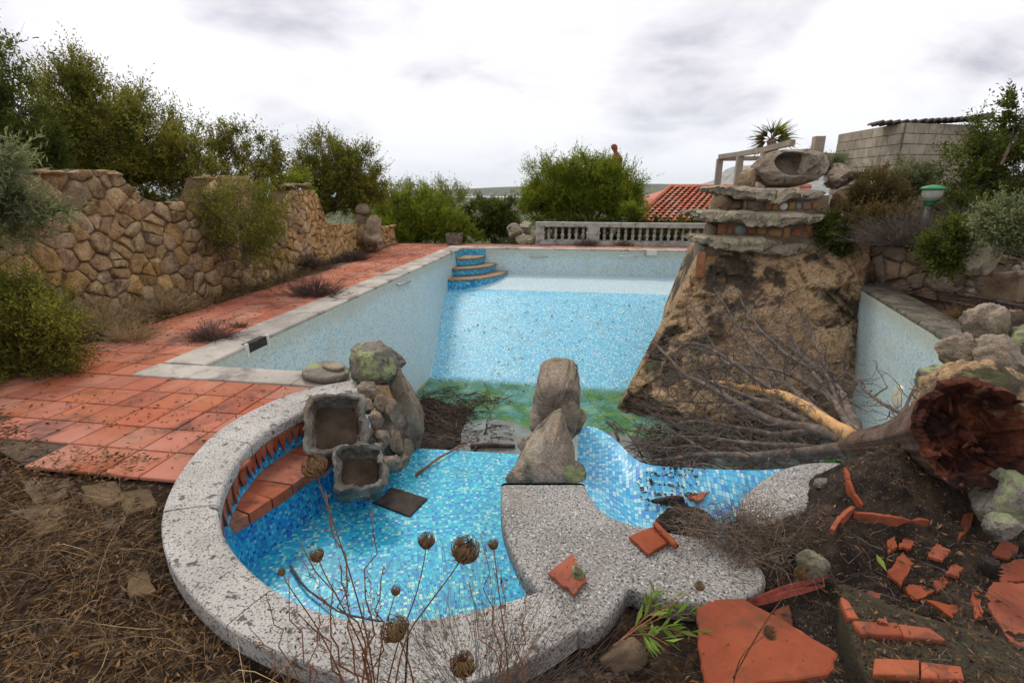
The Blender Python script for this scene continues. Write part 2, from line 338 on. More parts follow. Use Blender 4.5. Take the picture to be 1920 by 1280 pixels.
m_mos_tubwall = mosaic('blue_mosaic', [(0, (.015, .26, .60)), (.3, (.03, .40, .68)), (.52, (.01, .08, .42)), (.64, (.06, .50, .70)), (.85, (.02, .16, .54)), (.94, (.24, .60, .68))], (.03, .27, .45), .022, .085, (.07, .08, .07), .45)
m_mos_bowl = mosaic('sky_blue_mosaic', [(0, (.08, .48, .76)), (.25, (.16, .56, .80)), (.45, (.30, .66, .82)), (.62, (.10, .30, .74)), (.75, (.48, .74, .80)), (.9, (.04, .38, .74))], (.06, .28, .42), .024, .06, (.10, .12, .11), .25)
m_metal = M('dull_metal', [(.3, (.40, .40, .40)), (.7, (.60, .60, .60))], 20, rough=.35, bmp=.1); m_metal.node_tree.nodes['Principled BSDF'].inputs['Metallic'].default_value = .8
m_white = M('white_plastic', [(.3, (.60, .58, .52)), (.7, (.75, .73, .68))], 12, rough=.5, bmp=.1)
m_dark = M('dark_void', [(.3, (.02, .02, .018)), (.7, (.05, .05, .045))], 9, bmp=.2)
m_bark = M('pine_bark', [(.3, (.060, .045, .036)), (.55, (.15, .115, .095)), (.75, (.30, .25, .22))], 12, 8, .9, 1., 60, .012, spots=[((.42, .19, .07), 6, .58, .68, .7)])
m_bark_orange = M('stripped_wood', [(.3, (.42, .20, .07)), (.7, (.66, .40, .17))], 14, 7, .7, .5, 60, .006, spots=[((.16, .12, .09), 9, .52, .60, .9)])
m_twig = M('dead_twig', [(.3, (.045, .034, .028)), (.7, (.17, .135, .115))], 14, 5, .9, .3, vary=.3, rand='island')
m_drygrass = M('straw', [(.3, (.065, .036, .014)), (.7, (.24, .15, .066))], 6, 3, .7, 0, vary=.45, rand='island')
m_straw2 = M('pale_straw', [(.3, (.28, .185, .085)), (.7, (.48, .35, .19))], 6, 3, .7, 0, vary=.3, rand='island')
m_litter = M('dead_leaf', [(.3, (.055, .026, .011)), (.7, (.21, .115, .048))], 8, 3, .75, 0, vary=.5, rand='island')
m_tuft = M('dry_heather', [(.3, (.05, .032, .028)), (.7, (.13, .085, .07))], 7, 3, .9, 0, vary=.4, rand='island')
m_seed = M('seed_umbel', [(.3, (.10, .055, .025)), (.7, (.26, .16, .075))], 60, 4, .8, 0, vary=.35, rand='island')
m_stem = M('rust_stem', [(.3, (.14, .05, .022)), (.7, (.30, .14, .06))], 30, 4, .7, .2)
g_pine = leafmat('leaf_pine', (.10, .115, .016), (.31, .29, .048), .45, .035)
g_bright = leafmat('leaf_mastic', (.10, .155, .013), (.33, .36, .036), .45, .035)
g_olive = leafmat('leaf_olive', (.14, .165, .07), (.28, .30, .14), hue=.015)
g_dark = leafmat('leaf_dark', (.045, .065, .012), (.16, .185, .03), .45)
g_yellow = leafmat('leaf_yellowing', (.15, .18, .03), (.30, .30, .055), hue=.03)
g_brown = leafmat('leaf_brown', (.10, .075, .025), (.22, .155, .06), hue=.02)
g_lime = leafmat('leaf_fresh', (.16, .27, .04), (.30, .42, .09), hue=.015)

# ------------------------------------------------------------------ terrain
def sstep(a, b, x): t = min(1, max(0, (x - a) / (b - a))); return t * t * (3 - 2 * t)
TUBC = Vector((-1.18, 2.62))
def hgt(x, y):
    z = .02 * noise.noise(Vector((x * 1.3, y * 1.3, 0))) + .012 * noise.noise(Vector((x * 6, y * 6, 3))) if abs(x) < 40 and abs(y) < 60 else 0
    z -= .05
    d = max(0., y - 16.6 - .35 * max(0, x - 4.5)); z -= min(.24 * d, 9 + d * .05) if d < 900 else 54
    z = max(z, -54 + 1.5 * noise.noise(Vector((x * .004, y * .004, 1)))) if d > 100 else z
    if y > 3300: z -= (y - 3300) * .03
    if x < -6.5: z += .5 * sstep(-6.5, -8, x) * (1 - sstep(16, 22, y))
    q = ((x - 5.2) * 3.2 + (y - 10.4) * 1.4) / 3.49      # terrace behind the retaining wall at the right
    if q > 0: z += (.80 * sstep(.1, .5, q) + min(1.3, .17 * max(0, q - .5))) * sstep(4.2, 5.6, x) * (1 - sstep(22, 60, y))
    # earth bank at the right, heaped over the coping
    z += .16 * math.exp(-((x - 1.75) / .55) ** 2 - ((y - 2.72) / .42) ** 2)
    z += .30 * math.exp(-((x - 2.7) / .8) ** 2 - ((y - 2.9) / .7) ** 2)
    z += .16 * sstep(2.6, 4.2, x) * (1 - sstep(4.6, 5.6, y))
    return z
def inpoly(p, P):
    c = False; n = len(P)
    for i in range(n):
        a, b = P[i], P[i - 1]
        if (a[1] > p[1]) != (b[1] > p[1]) and p[0] < (b[0] - a[0]) * (p[1] - a[1]) / (b[1] - a[1]) + a[0]: c = not c
    return c
HOLE_POOL = [(-3.95, 4.12), (-3.95, 14.95), (5.3, 15.35), (4.95, 10.0), (4.26, 6.4), (3.62, 4.0), (2.6, 3.3), (1.7, 3.12), (1.35, 2.95), (1.2, 2.6), (.98, 2.36), (.62, 2.28), (.35, 2.3), (.1, 2.35), (-.2, 2.3), (-.6, 2.6), (-2.1, 3.9)]
HOLE_TUB = [(-2.05, 3.95), (-2.32, 3.5), (-2.42, 3.0), (-2.28, 2.45), (-2.08, 2.08), (-1.85, 1.8), (-1.55, 1.6), (-1.3, 1.5), (-1.0, 1.42), (-.6, 1.42), (-.3, 1.5), (-.05, 1.7), (.1, 2.0), (-.1, 2.6), (-1, 3.9)]
def grade(lo, hi, d, far_lo, far_hi):
    a = list(np.arange(lo, hi + 1e-6, d)); s = d
    x = hi
    while x < far_hi: s *= 1.28; x += s; a.append(x)
    x = lo; s = d
    while x > far_lo: s *= 1.28; x -= s; a.insert(0, x)
    return a
xs = grade(-7.2, 7.2, .12, -14000, 14000); ys = grade(-1.2, 18., .12, -200, 4200)
V = [(x, y, hgt(x, y)) for y in ys for x in xs]; nx = len(xs); Fc = []
for j in range(len(ys) - 1):
    for i in range(nx - 1):
        c = ((xs[i] + xs[i + 1]) / 2, (ys[j] + ys[j + 1]) / 2)
        if -4.2 < c[0] < 5.5 and 1.2 < c[1] < 15.5:
            if inpoly(c, HOLE_POOL) or inpoly(c, HOLE_TUB): continue
            if c[0] < -1.9 and c[1] > 4.12 and c[0] > -3.95: continue
        a = j * nx + i; Fc.append((a, a + 1, a + 1 + nx, a + nx))
def groundmat():
    m, t, b = new_mat('ground'); P = pos(t); s = t.nodes.new('ShaderNodeSeparateXYZ'); t.links.new(P, s.inputs[0])
    lit = ramp(t, [(.3, (.009, .006, .004)), (.5, (.030, .018, .010)), (.72, (.08, .05, .027))], tnoise(t, P, 3.2, 9, .65))
    lit = mixc(t, math_(t, 'MULTIPLY', step_(t, tnoise(t, P, 28, 5), .55, .66), .5), lit, (.26, .18, .10))
    soil = ramp(t, [(.3, (.016, .011, .009)), (.55, (.042, .030, .023)), (.8, (.10, .073, .055))], tnoise(t, P, 16, 9, .65))
    soil = mixc(t, math_(t, 'MULTIPLY', step_(t, tnoise(t, P, 150, 3), .60, .68), .6), soil, (.26, .21, .17))
    n = math_(t, 'ADD', s.outputs[0], math_(t, 'MULTIPLY', math_(t, 'SUBTRACT', tnoise(t, P, 2.5, 4), .5), .8))
    near = mixc(t, step_(t, n, .1, .7), lit, soil)
    far = ramp(t, [(.35, (.035, .045, .016)), (.5, (.075, .085, .03)), (.62, (.14, .125, .06)), (.75, (.22, .17, .10))], tnoise(t, P, .006, 9, .7))
    col = mixc(t, step_(t, s.outputs[1], 24, 60), near, far)
    t.links.new(col, b.inputs['Base Color']); b.inputs['Roughness'].default_value = .95; b.inputs['Specular IOR Level'].default_value = .15
    bump(t, b, tnoise(t, P, 60, 8, .7), .9, .02); return m
ground = tag(mesh('ground', V, Fc, groundmat(), smooth=True), kind='structure')
def seamat():
    m, t, b = new_mat('sea_water'); P = pos(t); b.inputs['Base Color'].default_value = (.10, .17, .22, 1); b.inputs['Roughness'].default_value = .18
    bump(t, b, tnoise(t, P, .05, 6), .3, 1.); return m
tag(mesh('sea', [(-60000, 2200, -56), (60000, 2200, -56), (60000, 21000, -56), (-60000, 21000, -56)], [(0, 1, 2, 3)], seamat()), kind='structure')
m_far = M('distant_scrub', [(.35, (.045, .06, .03)), (.6, (.09, .10, .05)), (.75, (.16, .14, .09))], .01, 8, .95, 0)
m_lime = M('distant_limestone', [(.35, (.10, .11, .09)), (.55, (.28, .27, .25)), (.75, (.42, .40, .37))], .012, 9, .95, 0)
def hill(name, x0, x1, Y, prof, dy, mat, seed):
    """ridge seen from afar: prof = [(px, py crest)], thickness dy along Y"""
    P = resample([gy(px, py, Y) for px, py in prof], 60); rings = []
    for k, (f_, o_) in enumerate(((-.04, -1), (.35, -.62), (.75, -.3), (1, 0), (.7, .4), (-.04, 1))):
        rings.append([Vector((p.x + o_ * 30 * math.sin(i * .7 + k), p.y + o_ * dy * (1 + .12 * nz((i * .3, k, 0), 1, seed)), -57 + (p.z + 57) * f_ * (1 + .05 * nz((i * .5, k, 2), 1, seed) * (f_ < 1)))) for i, p in enumerate(P)])
    v, f = loft(rings, closed=False, cap=False)
    return tag(mesh(name, v, f, mat, smooth=True), kind='structure')
hill('hill', 0, 0, 5200, [(690, 362), (760, 360), (860, 355), (930, 351), (1000, 349), (1090, 346), (1180, 344), (1240, 345), (1320, 347), (1420, 352)], 500, m_far, 1)
hill('hill', 0, 0, 3900, [(760, 371), (850, 366), (980, 364), (1100, 366), (1300, 365)], 120, m_far, 2)
hill('hill', 0, 0, 3300, [(840, 377), (920, 373), (1010, 371), (1100, 371), (1200, 373)], 160, m_far, 5)
hill('mountain', 0, 0, 7600, [(1285, 351), (1315, 345), (1340, 338), (1352, 325), (1362, 317), (1380, 311), (1400, 310), (1440, 306), (1490, 312), (1540, 322), (1600, 345)], 900, m_lime, 3)

# ------------------------------------------------------------------ swimming pool
pool = empty('swimming_pool', (0, 9, 0), 'large empty swimming pool lined with pale blue mosaic, green algae at its deep end', 'pool')
ZP = [(15.2, -.74), (14.3, -.78), (13.6, -.86), (13.05, -.95), (12.3, -1.20), (11.5, -1.54), (10.6, -1.94), (9.85, -2.26), (9.3, -2.36), (8.6, -2.395), (7, -2.42), (4.1, -2.44)]
def zfloor(y):
    for (a, za), (b, zb) in zip(ZP, ZP[1:]):
        if a >= y >= b: return za + (zb - za) * (a - y) / (a - b)
    return ZP[-1][1] if y < 4.1 else ZP[0][1]
def xl(y): return -3.77 + .45 * sstep(13.2, 9.6, y) if False else -3.77 + .45 * (1 - sstep(9.6, 13.2, y))
def xr(y):
    P = [(15.2, 5.2), (10.06, 4.77), (6.48, 4.14), (4.1, 3.6)]
    for (a, xa), (b, xb) in zip(P, P[1:]):
        if a >= y >= b: return xa + (xb - xa) * (a - y) / (a - b)
    return 3.6
def sheet(name, rows, mat, parent, uvrows, smooth=True):
    n = len(rows[0]); v = [p for r in rows for p in r]; uv = [u for r in uvrows for u in r]; f = []
    for i in range(len(rows) - 1):
        for j in range(n - 1): a = i * n + j; f.append((a, a + 1, a + 1 + n, a + n))
    return mesh(name, v, f, mat, parent, smooth, uv)
def floor_part(name, y0, y1, mat, k):
    Ys = np.linspace(y0, y1, k); rows = []; uvr = []; s = 0; prev = None
    for y in Ys:
        z = zfloor(y)
        if prev: s += math.hypot(y - prev[0], z - prev[1])
        prev = (y, z); a, b = xl(y), xr(y); X = np.linspace(a, b, 24)
        rows.append([(x, y, z + .012 * nz((x, y, 0), .7, 3)) for x in X]); uvr.append([(x, -s) for x in X])
    return sheet(name, rows, mat, pool, uvr)
floor_part('shallow_floor', 15.2, 13.3, m_mos_shallow, 10)
floor_part('floor', 13.3, 4.1, m_mos_floor, 60)
def wall_part(name, top, bot, mat, parent, k=40, u0=0):
    T = resample(top, k); B = resample(bot, k); rows = []; uvr = []; s = u0
    for i in range(k):
        if i: s += (T[i] - T[i - 1]).length
        n = 6; rows.append([T[i].lerp(B[i], j / (n - 1)) for j in range(n)]); L = (T[i] - B[i]).length
        uvr.append([(s, -L * j / (n - 1)) for j in range(n)])
    return sheet(name, rows, mat, parent, uvr)
Yl = list(np.linspace(15.0, 4.3, 30))
wall_part('wall', [(-3.77, y, -.03) for y in Yl], [(xl(y), y, zfloor(y) - .01) for y in Yl], m_mos_wall, pool, 60)
FY0, FY1 = (-3.77, 14.86), (5.2, 15.16)
wall_part('wall', [(*FY0, -.03), (*FY1, -.03)], [(FY0[0], FY0[1] - .02, -.76), (FY1[0], FY1[1] - .02, -.76)], m_mos_wall, pool, 40)
wall_part('wall', [(xr(y), y, -.03) for y in Yl], [(xr(y) - .05, y, zfloor(y) - .01) for y in Yl], m_mos_wall, pool, 60)
wall_part('wall', [(-3.77, 4.3, -.03), (-2.0, 4.3, -.03), (-1.9, 4.12, -.03), (-1.62, 4.08, -.03)], [(-3.4, 4.3, -2.44), (-2.0, 4.3, -2.44), (-1.9, 4.12, -2.44), (-1.62, 4.08, -2.44)], m_mos_wall, pool, 20)
# coping
def coping(name, inner, outer, ztop, thick, mat, parent, bull=.03, n=None):
    """inner and outer edge polylines of one stone; rounded inner nose"""
    n = n or max(3, len(inner)); I = resample(inner, n); O = resample(outer, n); rings = []
    for a, b in zip(I, O):
        w_ = (b - a); L = w_.length; w_ = w_ / L; r = bull
        pr = [(.012, -thick), (0, -thick + .02)] + [(r - r * math.cos(t), -r + r * math.sin(t)) for t in (0, .5, 1., 1.57)] + [(L * .5, .003), (L - .006, 0), (L, -.008), (L, -thick)]
        rings.append([a + w_ * u + Vector((0, 0, ztop + z)) for u, z in pr])
    v, f = loft(rings); return mesh(name, v, f, mat, parent, False)
yy = 4.30; k = 0
while yy < 14.8:
    y2 = min(yy + (1.05 if k % 3 else .92), 14.86); 
    coping('coping_stone', [(-3.77, yy + .004, 0), (-3.77, y2 - .004, 0)], [(-4.24, yy + .004, 0), (-4.24, y2 - .004, 0)], .012 + .002 * (k % 2), .075, m_coping, pool); yy = y2; k += 1
xx = -4.24
def fy(x): return 14.86 + (x + 3.77) * .0334
while xx < 4.5:
    x2 = min(xx + 1.05, 5.2); coping('coping_stone', [(xx + .004, fy(xx) + (.004 if xx < -4 else 0), 0), (x2 - .004, fy(x2), 0)], [(xx + .004, fy(xx) + .42, 0), (x2 - .004, fy(x2) + .42, 0)], .013, .075, m_coping, pool); xx = x2
for a, b in ((-4.24, -3.30), (-3.292, -2.62), (-2.612, -2.08)):
    coping('coping_stone', [(b, 4.296, 0), (max(a, -3.77) if a > -4 else -4.24, 4.296, 0)], [(b, 3.94, 0), (a, 3.94, 0)], .011 + .002 * (b > -3), .07, m_coping, pool)
RW = [(4.77, 10.06), (4.56, 8.8), (4.36, 7.7), (4.14, 6.48)]


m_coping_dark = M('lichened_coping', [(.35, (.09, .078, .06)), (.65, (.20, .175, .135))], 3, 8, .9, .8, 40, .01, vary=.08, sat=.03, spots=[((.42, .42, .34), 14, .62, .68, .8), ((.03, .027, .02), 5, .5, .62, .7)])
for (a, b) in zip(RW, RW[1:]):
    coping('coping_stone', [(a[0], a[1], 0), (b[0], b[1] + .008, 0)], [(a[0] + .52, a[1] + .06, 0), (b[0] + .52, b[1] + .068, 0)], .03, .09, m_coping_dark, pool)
# corner steps
for k_, (rx, ry, zt, zb) in enumerate(((1.32, 1.70, -.64, -.98), (.98, 1.22, -.42, -.62), (.66, .80, -.20, -.40))):
    c = Vector((-3.77, 14.86)); A = [math.pi / 2 * i / 20 for i in range(21)]
    arc = [(c.x + rx * math.cos(a), c.y - ry * math.sin(a)) for a in A]
    n = len(arc); L = [0]
    for p, q in zip(arc, arc[1:]): L.append(L[-1] + math.dist(p, q))
    v = [(x, y, zt - .045) for x, y in arc] + [(x, y, zb - .3 * (k_ == 0)) for x, y in arc]
    st = mesh('step', v, [(i, i + 1, n + i + 1, n + i) for i in range(n - 1)], m_mos_step, pool, True, [(s, 0) for s in L] + [(s, zb - zt) for s in L])
    big = [(c.x + (rx + .035) * math.cos(a), c.y - (ry + .035) * math.sin(a)) for a in A] + [(c.x + .004, c.y - .004)]
    slab('tread', big, zt, .05, M('step_tread', [(.35, (.20, .145, .09)), (.65, (.36, .27, .17))], 8, bmp=.4, spots=[((.42, .20, .12), 5, .55, .66, .5)]) if k_ == 0 else bpy.data.materials['step_tread'], st, .012)
v = [(-3.765, 13.98, -.035), (-3.765, 14.84, -.035), (-3.765, 14.84, -.22), (-3.765, 13.98, -.22)]
mesh('step_surround', v, [(0, 1, 2, 3)], m_mos_step, pool, uv=[(0, 0), (.9, 0), (.9, .2), (0, .2)])
mesh('step_surround', [(-3.76, 14.852, -.035), (-3.08, 14.875, -.035), (-3.08, 14.875, -.22), (-3.76, 14.852, -.22)], [(0, 1, 2, 3)], m_mos_step, pool, uv=[(0, 0), (.7, 0), (.7, .2), (0, .2)])
# fittings
def frame_box(name, c, sx, sy, sz, mat, inner, axis):
    p = mesh(name, *box(c, (sx, sy, sz)), mat, pool); return p
c = gx(482, 648, -3.77); mesh('skimmer_opening', *box(c + Vector((-.03, 0, 0)), (.08, .34, .13)), m_dark, pool)
for a, b in ((-.19, 0), (.19, 0)): mesh('skimmer_frame', *box(c + Vector((.008, a, 0)), (.03, .035, .16)), m_white, pool)
c = gx(846, 474, -3.77); mesh('inlet', *box(c, (.03, .16, .13)), m_metal, pool)
def bar(p, q, out):
    d = Vector(out); v, f = tube([p, Vector(p) + d, Vector(q) + d, q], .016, 8); mesh('grab_bar', v, f, m_metal, pool, True)
p = gx(742, 533, -3.77); q = gx(764, 527, -3.77); bar(p, q, (.07, 0, 0))
for x0, x1 in ((994, 1028), (1162, 1196)):
    p = gy(x0, 480, 14.95); q = gy(x1, 481, 15.0); bar(p, q, (0, -.07, 0))
c = gy(1222, 474, 15.02); mesh('skimmer_opening', *box(c, (.30, .05, .15)), m_white, pool); mesh('skimmer_frame', *box(c + Vector((-.18, -.01, 0)), (.04, .06, .17)), m_metal, pool)
c = gy(1185, 466, 15.1)
LP_ = gx(1686, 743, 4.25); n = 24
pl = [LP_ + Vector((.0, .13 * math.cos(a), .155 * math.sin(a))) for a in (2 * math.pi * i / n for i in range(n))]
v, f = loft([[p + Vector((.05, 0, 0)) for p in pl], [p - Vector((.02, 0, 0)) for p in pl], [LP_ + (p - LP_) * .82 - Vector((.025, 0, 0)) for p in pl]])
mesh('pool_light', v, f, M('light_lens', [(.3, (.55, .55, .40)), (.7, (.70, .70, .55))], 9, rough=.3, bmp=.1), pool, True)
# puddle and debris in the deep end
def watermat():
    m, t, b = new_mat('murky_water'); P = pos(t)
    b.inputs['Roughness'].default_value = .02; b.inputs['Specular IOR Level'].default_value = .6
    c_ = ramp(t, [(.42, (.10, .105, .09)), (.60, (.21, .28, .25))], tnoise(t, P, .6, 4)); t.links.new(c_, b.inputs['Base Color'])
    return m
tag(mesh('water', [(-3.3, 4.12, -2.40), (3.55, 4.12, -2.40), (3.8, 8.6, -2.40), (-3.3, 8.6, -2.40)], [(0, 1, 2, 3)], watermat()), kind='structure')

# ------------------------------------------------------------------ hot tub basin
tub = empty('tub_basin', (TUBC.x, TUBC.y, -.6), 'round plunge basin lined with turquoise mosaic in the foreground, edged by pale granite', 'basin')
ZT = -.60
inner_px = [(640, 752), (560, 785), (480, 832), (425, 910), (408, 985), (440, 1052), (520, 1125), (600, 1163), (700, 1182), (820, 1172), (930, 1148), (1020, 1118)]
IN = [gz(*p) for p in [(676, 742)] + inner_px]
outer_px = [(668, 722), (560, 741), (430, 801), (358, 872), (312, 950), (302, 1030), (340, 1112), (420, 1192), (500, 1236), (620, 1282)]
OUT = [gz(*p) for p in outer_px] + [Vector((-.62, 1.235, 0)), Vector((-.36, 1.31, 0)), Vector((-.12, 1.47, 0)), Vector((.04, 1.64, 0))]
INs = resample(chaikin(IN, 2, False), 61); OUTs = resample(chaikin(OUT, 2, False), 61)
cuts = [0, 17, 28, 41, 51, 60]
for i, (a, b) in enumerate(zip(cuts, cuts[1:])):
    I_ = INs[a:b + 1]; O_ = OUTs[a:b + 1]
    g = .004
    I2 = resample(I_, 40); O2 = resample(O_, 40)
    for Q_ in (I2, O2): Q_[0] = Q_[0] + (Q_[1] - Q_[0]).normalized() * .004; Q_[-1] = Q_[-1] + (Q_[-2] - Q_[-1]).normalized() * .004
    coping('coping_stone', I2, O2, .055 + .002 * (i % 2), .10, m_granite_pale, tub, .035, len(I2))
# basin wall under the coping
WT = [Vector((p.x, p.y, 0)) + (Vector((p.x, p.y, 0)) - Vector((TUBC.x, TUBC.y, 0))).normalized() * .05 for p in INs]
WT = WT + [Vector((.0, 2.0, 0)), Vector((-.2, 2.5, 0)), Vector((-.3, 2.75, 0)), Vector((-.32, 3.4, 0)), Vector((-.34, 4.08, 0))]
def inward(p, d): q = Vector((TUBC.x, TUBC.y, 0)) - Vector((p.x, p.y, 0)); return p + q.normalized() * d
wall_part('wall', [p + Vector((0, 0, -.04)) for p in WT], [inward(p, .10) + Vector((0, 0, ZT)) for p in WT], m_mos_tubwall, tub, 120)
# floor: polygon of the wall foot plus the lip over the pool
fl = [inward(p, .06) for p in WT] + [Vector((-.34, 4.1, 0)), Vector((-1.75, 4.05, 0)), Vector((-2.0, 3.85, 0))]
bm_v = [(p.x, p.y, ZT) for p in fl]
mesh('floor', bm_v, [tuple(range(len(bm_v)))], m_mos_tub, tub, uv=[(x * .94 + y * .34, y * .94 - x * .34) for x, y, z in bm_v])
wall_part('wall', [(-1.75, 4.05, ZT), (-.34, 4.1, ZT)], [(-1.75, 4.06, -2.44), (-.34, 4.11, -2.44)], m_mos_tub, tub, 8)
# jagged clay trim below the coping
for i in range(1, 24):
    t0 = 4 + i * 1.02
    a = WT[int(t0)].lerp(WT[int(t0) + 1], t0 % 1); b = WT[int(t0 + 1)].lerp(WT[min(60, int(t0 + 1) + 1)], (t0 + 1) % 1)
    nrm = inward(a, 1) - a; nrm.z = 0
    A_ = a + nrm * .012; B_ = b + nrm * .012; mdl = (A_ + B_) / 2; hgt_ = .115 + .035 * ((i * 7) % 5) / 5
    v = [A_ + Vector((0, 0, -.045)), B_ + Vector((0, 0, -.045)), B_ + Vector((0, 0, -.075)), mdl.lerp(B_, .2 * ((i % 3) - 1)) + Vector((0, 0, -.05 - hgt_)), A_ + Vector((0, 0, -.075))]
    v2 = [p + nrm * (.022 + .012 * (i % 2)) for p in v]
    mesh('trim_tile', v + v2, [(4, 3, 2, 1, 0), (5, 6, 7, 8, 9)] + [(k, (k + 1) % 5, 5 + (k + 1) % 5, 5 + k) for k in range(5)], m_brick, tub)
# brick bench: circular-segment seat against the left wall
seat_z = -.22
chord = [gz(*p, seat_z) for p in ((412, 992), (470, 962), (540, 915), (600, 872), (640, 842))]
back = [p for p in WT[10:36]]
sb = mesh('brick_seat', *box((-1.95, 2.75, -.4), (.01, .01, .01)), m_mos_tubwall, tub)
C_ = resample(chord, 7); Bk = [min(WT[3:38], key=lambda p: (p - Vector((c.x, c.y, 0)) - Vector((-.22, .02, 0)) * (.2 + 1.5 * math.sin(math.pi * i / 6))).length) for i, c in enumerate(C_)]
for i in range(6):
    a, b = C_[i], C_[i + 1]; t = (b - a).normalized(); a2 = a + t * .006; b2 = b - t * .006
    ab, bb = Bk[i], Bk[i + 1]
    top = [Vector((p.x, p.y, seat_z + .004 * (i % 2))) for p in (a2, b2, bb, ab)]
    if (top[3] - top[2]).length < .01: top[3] = top[3] + t * -.02
    bot = [p + Vector((0, 0, -.075)) for p in top]
    mesh('brick', top + bot, [(0, 1, 2, 3), (7, 6, 5, 4), (0, 4, 5, 1), (1, 5, 6, 2), (2, 6, 7, 3), (3, 7, 4, 0)], m_brick, sb)
k = len(C_)
v = [Vector((p.x, p.y, seat_z - .07)) + Vector((-.05, .02, 0)) for p in C_] + [Vector((p.x, p.y, ZT)) + Vector((-.03, .02, 0)) for p in C_]
L = [0]
for p, q in zip(C_, C_[1:]): L.append(L[-1] + (p - q).length)
mesh('bench_front', v, [(i, i + 1, k + i + 1, k + i) for i in range(k - 1)], m_mos_tubwall, tub, uv=[(s, 0) for s in L] + [(s, -.3) for s in L])
dc = [gz(*p, ZT) for p in ((690, 940), (735, 915), (802, 936), (768, 970))]
v, f = loft([[p + Vector((0, 0, -.01)) for p in dc], [p + Vector((0, 0, .012)) for p in dc], [p.lerp(sum(dc, Vector()) / 4, .05) + Vector((0, 0, .016)) for p in dc]])
mesh('drain_cover', v, f, M('rusty_grille', [(.3, (.022, .016, .012)), (.7, (.075, .052, .036))], 18, 7, .6, .6), tub)

# ------------------------------------------------------------------ granite bridge slab between the basins
edge = [(940, 905), (1095, 905), (1108, 930), (1128, 958), (1165, 976), (1215, 988), (1290, 1002), (1350, 1010), (1400, 1030), (1440, 1075), (1432, 1105), (1370, 1128), (1290, 1133), (1215, 1118), (1180, 1098), (1168, 1120), (1140, 1160), (1095, 1188), (1060, 1160), (1020, 1118), (985, 1080), (958, 1030), (938, 970)]
P = [gz(x, y, .06) for x, y in edge]
P = [P[0], P[0], P[0].lerp(P[1], .1), P[1].lerp(P[0], .1), P[1], P[1]] + P[2:]
slab('granite_slab', chaikin([(p.x, p.y, 0) for p in P], 2), .06, .11, m_granite, None, .022, origin=(.2, 2.2, -.05))
tag(bpy.data.objects['granite_slab'], 'speckled grey granite slab bridging the two basins, two clay shards lying on it', 'stone slab')

# ------------------------------------------------------------------ side bowl with its blue lip
bowl = empty('side_bowl', (.8, 3.0, -.4), 'shallow sky blue mosaic bowl right of the boulder column, soil and clay shards in it', 'basin')
lip_px = [(1085, 800), (1110, 798), (1140, 812), (1165, 835), (1190, 862), (1220, 873), (1290, 877), (1370, 881), (1450, 881), (1520, 872)]
ZL = -.22
LIP = resample(chaikin([gz(x, y, ZL) for x, y in lip_px], 2, False), 40)
NEAR = resample(chaikin([gz(1080, 905, 0), gz(1102, 930, 0), gz(1135, 975, 0), gz(1200, 1000, 0), gz(1290, 1020, 0), gz(1400, 1005, 0), gz(1470, 960, 0), gz(1540, 920, 0)], 2, False), 40)
rows = []; uvr = []
for i in range(40):
    r_ = []; u_ = []
    for j in range(18):
        t = j / 17; p = LIP[i].lerp(Vector((NEAR[i].x, NEAR[i].y, -.2)), t)
        p.z = ZL - .20 * math.sin(math.pi * min(1, t * 1.02)) ** 1.2 * (.35 + .65 * sstep(5, 16, i)) - .02 * t
        r_.append(p); u_.append((p.x, p.y - p.z * .6))
    rows.append(r_); uvr.append(u_)
sheet('bowl_surface', rows, m_mos_bowl, bowl, uvr)
wall_part('wall', LIP, [p + Vector((0, .1, -2.3)) for p in LIP], m_mos_bowl, bowl, 40)
# arched granite coping at its right end, half buried
slab('coping_stone', chaikin([(p.x, p.y, 0) for p in [gz(x, y, .04) for x, y in ((1372, 962), (1405, 915), (1450, 884), (1500, 868), (1560, 866), (1600, 872), (1612, 900), (1560, 935), (1490, 965), (1420, 1000))]], 2), .05, .12, m_granite, bowl, .03)

# ------------------------------------------------------------------ terracotta deck
midc = [(p.x * .4 + q.x * .6, p.y * .4 + q.y * .6, -.016) for p, q in zip(INs, OUTs) if p.y * .4 + q.y * .6 > 2.38 and p.x < -1.5]
dk = [(-5.6, 3.3, -.016), (-5.1, 3.05, -.016), (-4.35, 2.72, -.016), (-3.5, 2.40, -.016)] + midc[::-1] + [(-2.1, 4.0, -.016), (-4.2, 4.0, -.016), (-4.2, 15.28, -.016), (-6.2, 15.0, -.016), (-5.75, 9, -.016), (-5.6, 3.6, -.016)]
nd = len(dk); dk += [(5.4, 15.6, -.016), (5.4, 16.6, -.016), (-7.4, 16.2, -.016)]
deck = tag(mesh('pool_deck', dk, [tuple(range(nd)), (nd - 3, nd - 4, nd, nd + 1, nd + 2)], m_joint), kind='structure')
tw, tl = .278, .310
def tile_mesh():
    g = .006; a, b = tw / 2 - g, tl / 2 - g; c = .005; bot, top = -.02, 0
    r0 = [(-a, -b, bot), (a, -b, bot), (a, b, bot), (-a, b, bot)]; r1 = [(x, y, -c) for x, y, z in r0]; r2 = [(x * (1 - c / a), y * (1 - c / b), top) for x, y, z in r0]
    v, f = loft([r0, r1, r2]); me = bpy.data.meshes.new('tile'); me.from_pydata(v, [], f); me.materials.append(m_terra); return me
tm = tile_mesh(); r = rnd(5)
def intub(x, y, m): 
    return any((Vector((x, y, 0)) - p).length < .0 for p in []) or inpoly((x, y), [(p.x, p.y) for p in OUTs] + [(0, 3)])
left_lim = [(1.9, -3.0), (2.54, -3.45), (2.85, -4.25), (3.16, -5.0), (3.6, -5.6), (4.2, -5.55), (5, -5.35), (6, -5.45), (8, -5.5), (10, -5.55), (12, -5.65), (15.3, -6.2)]
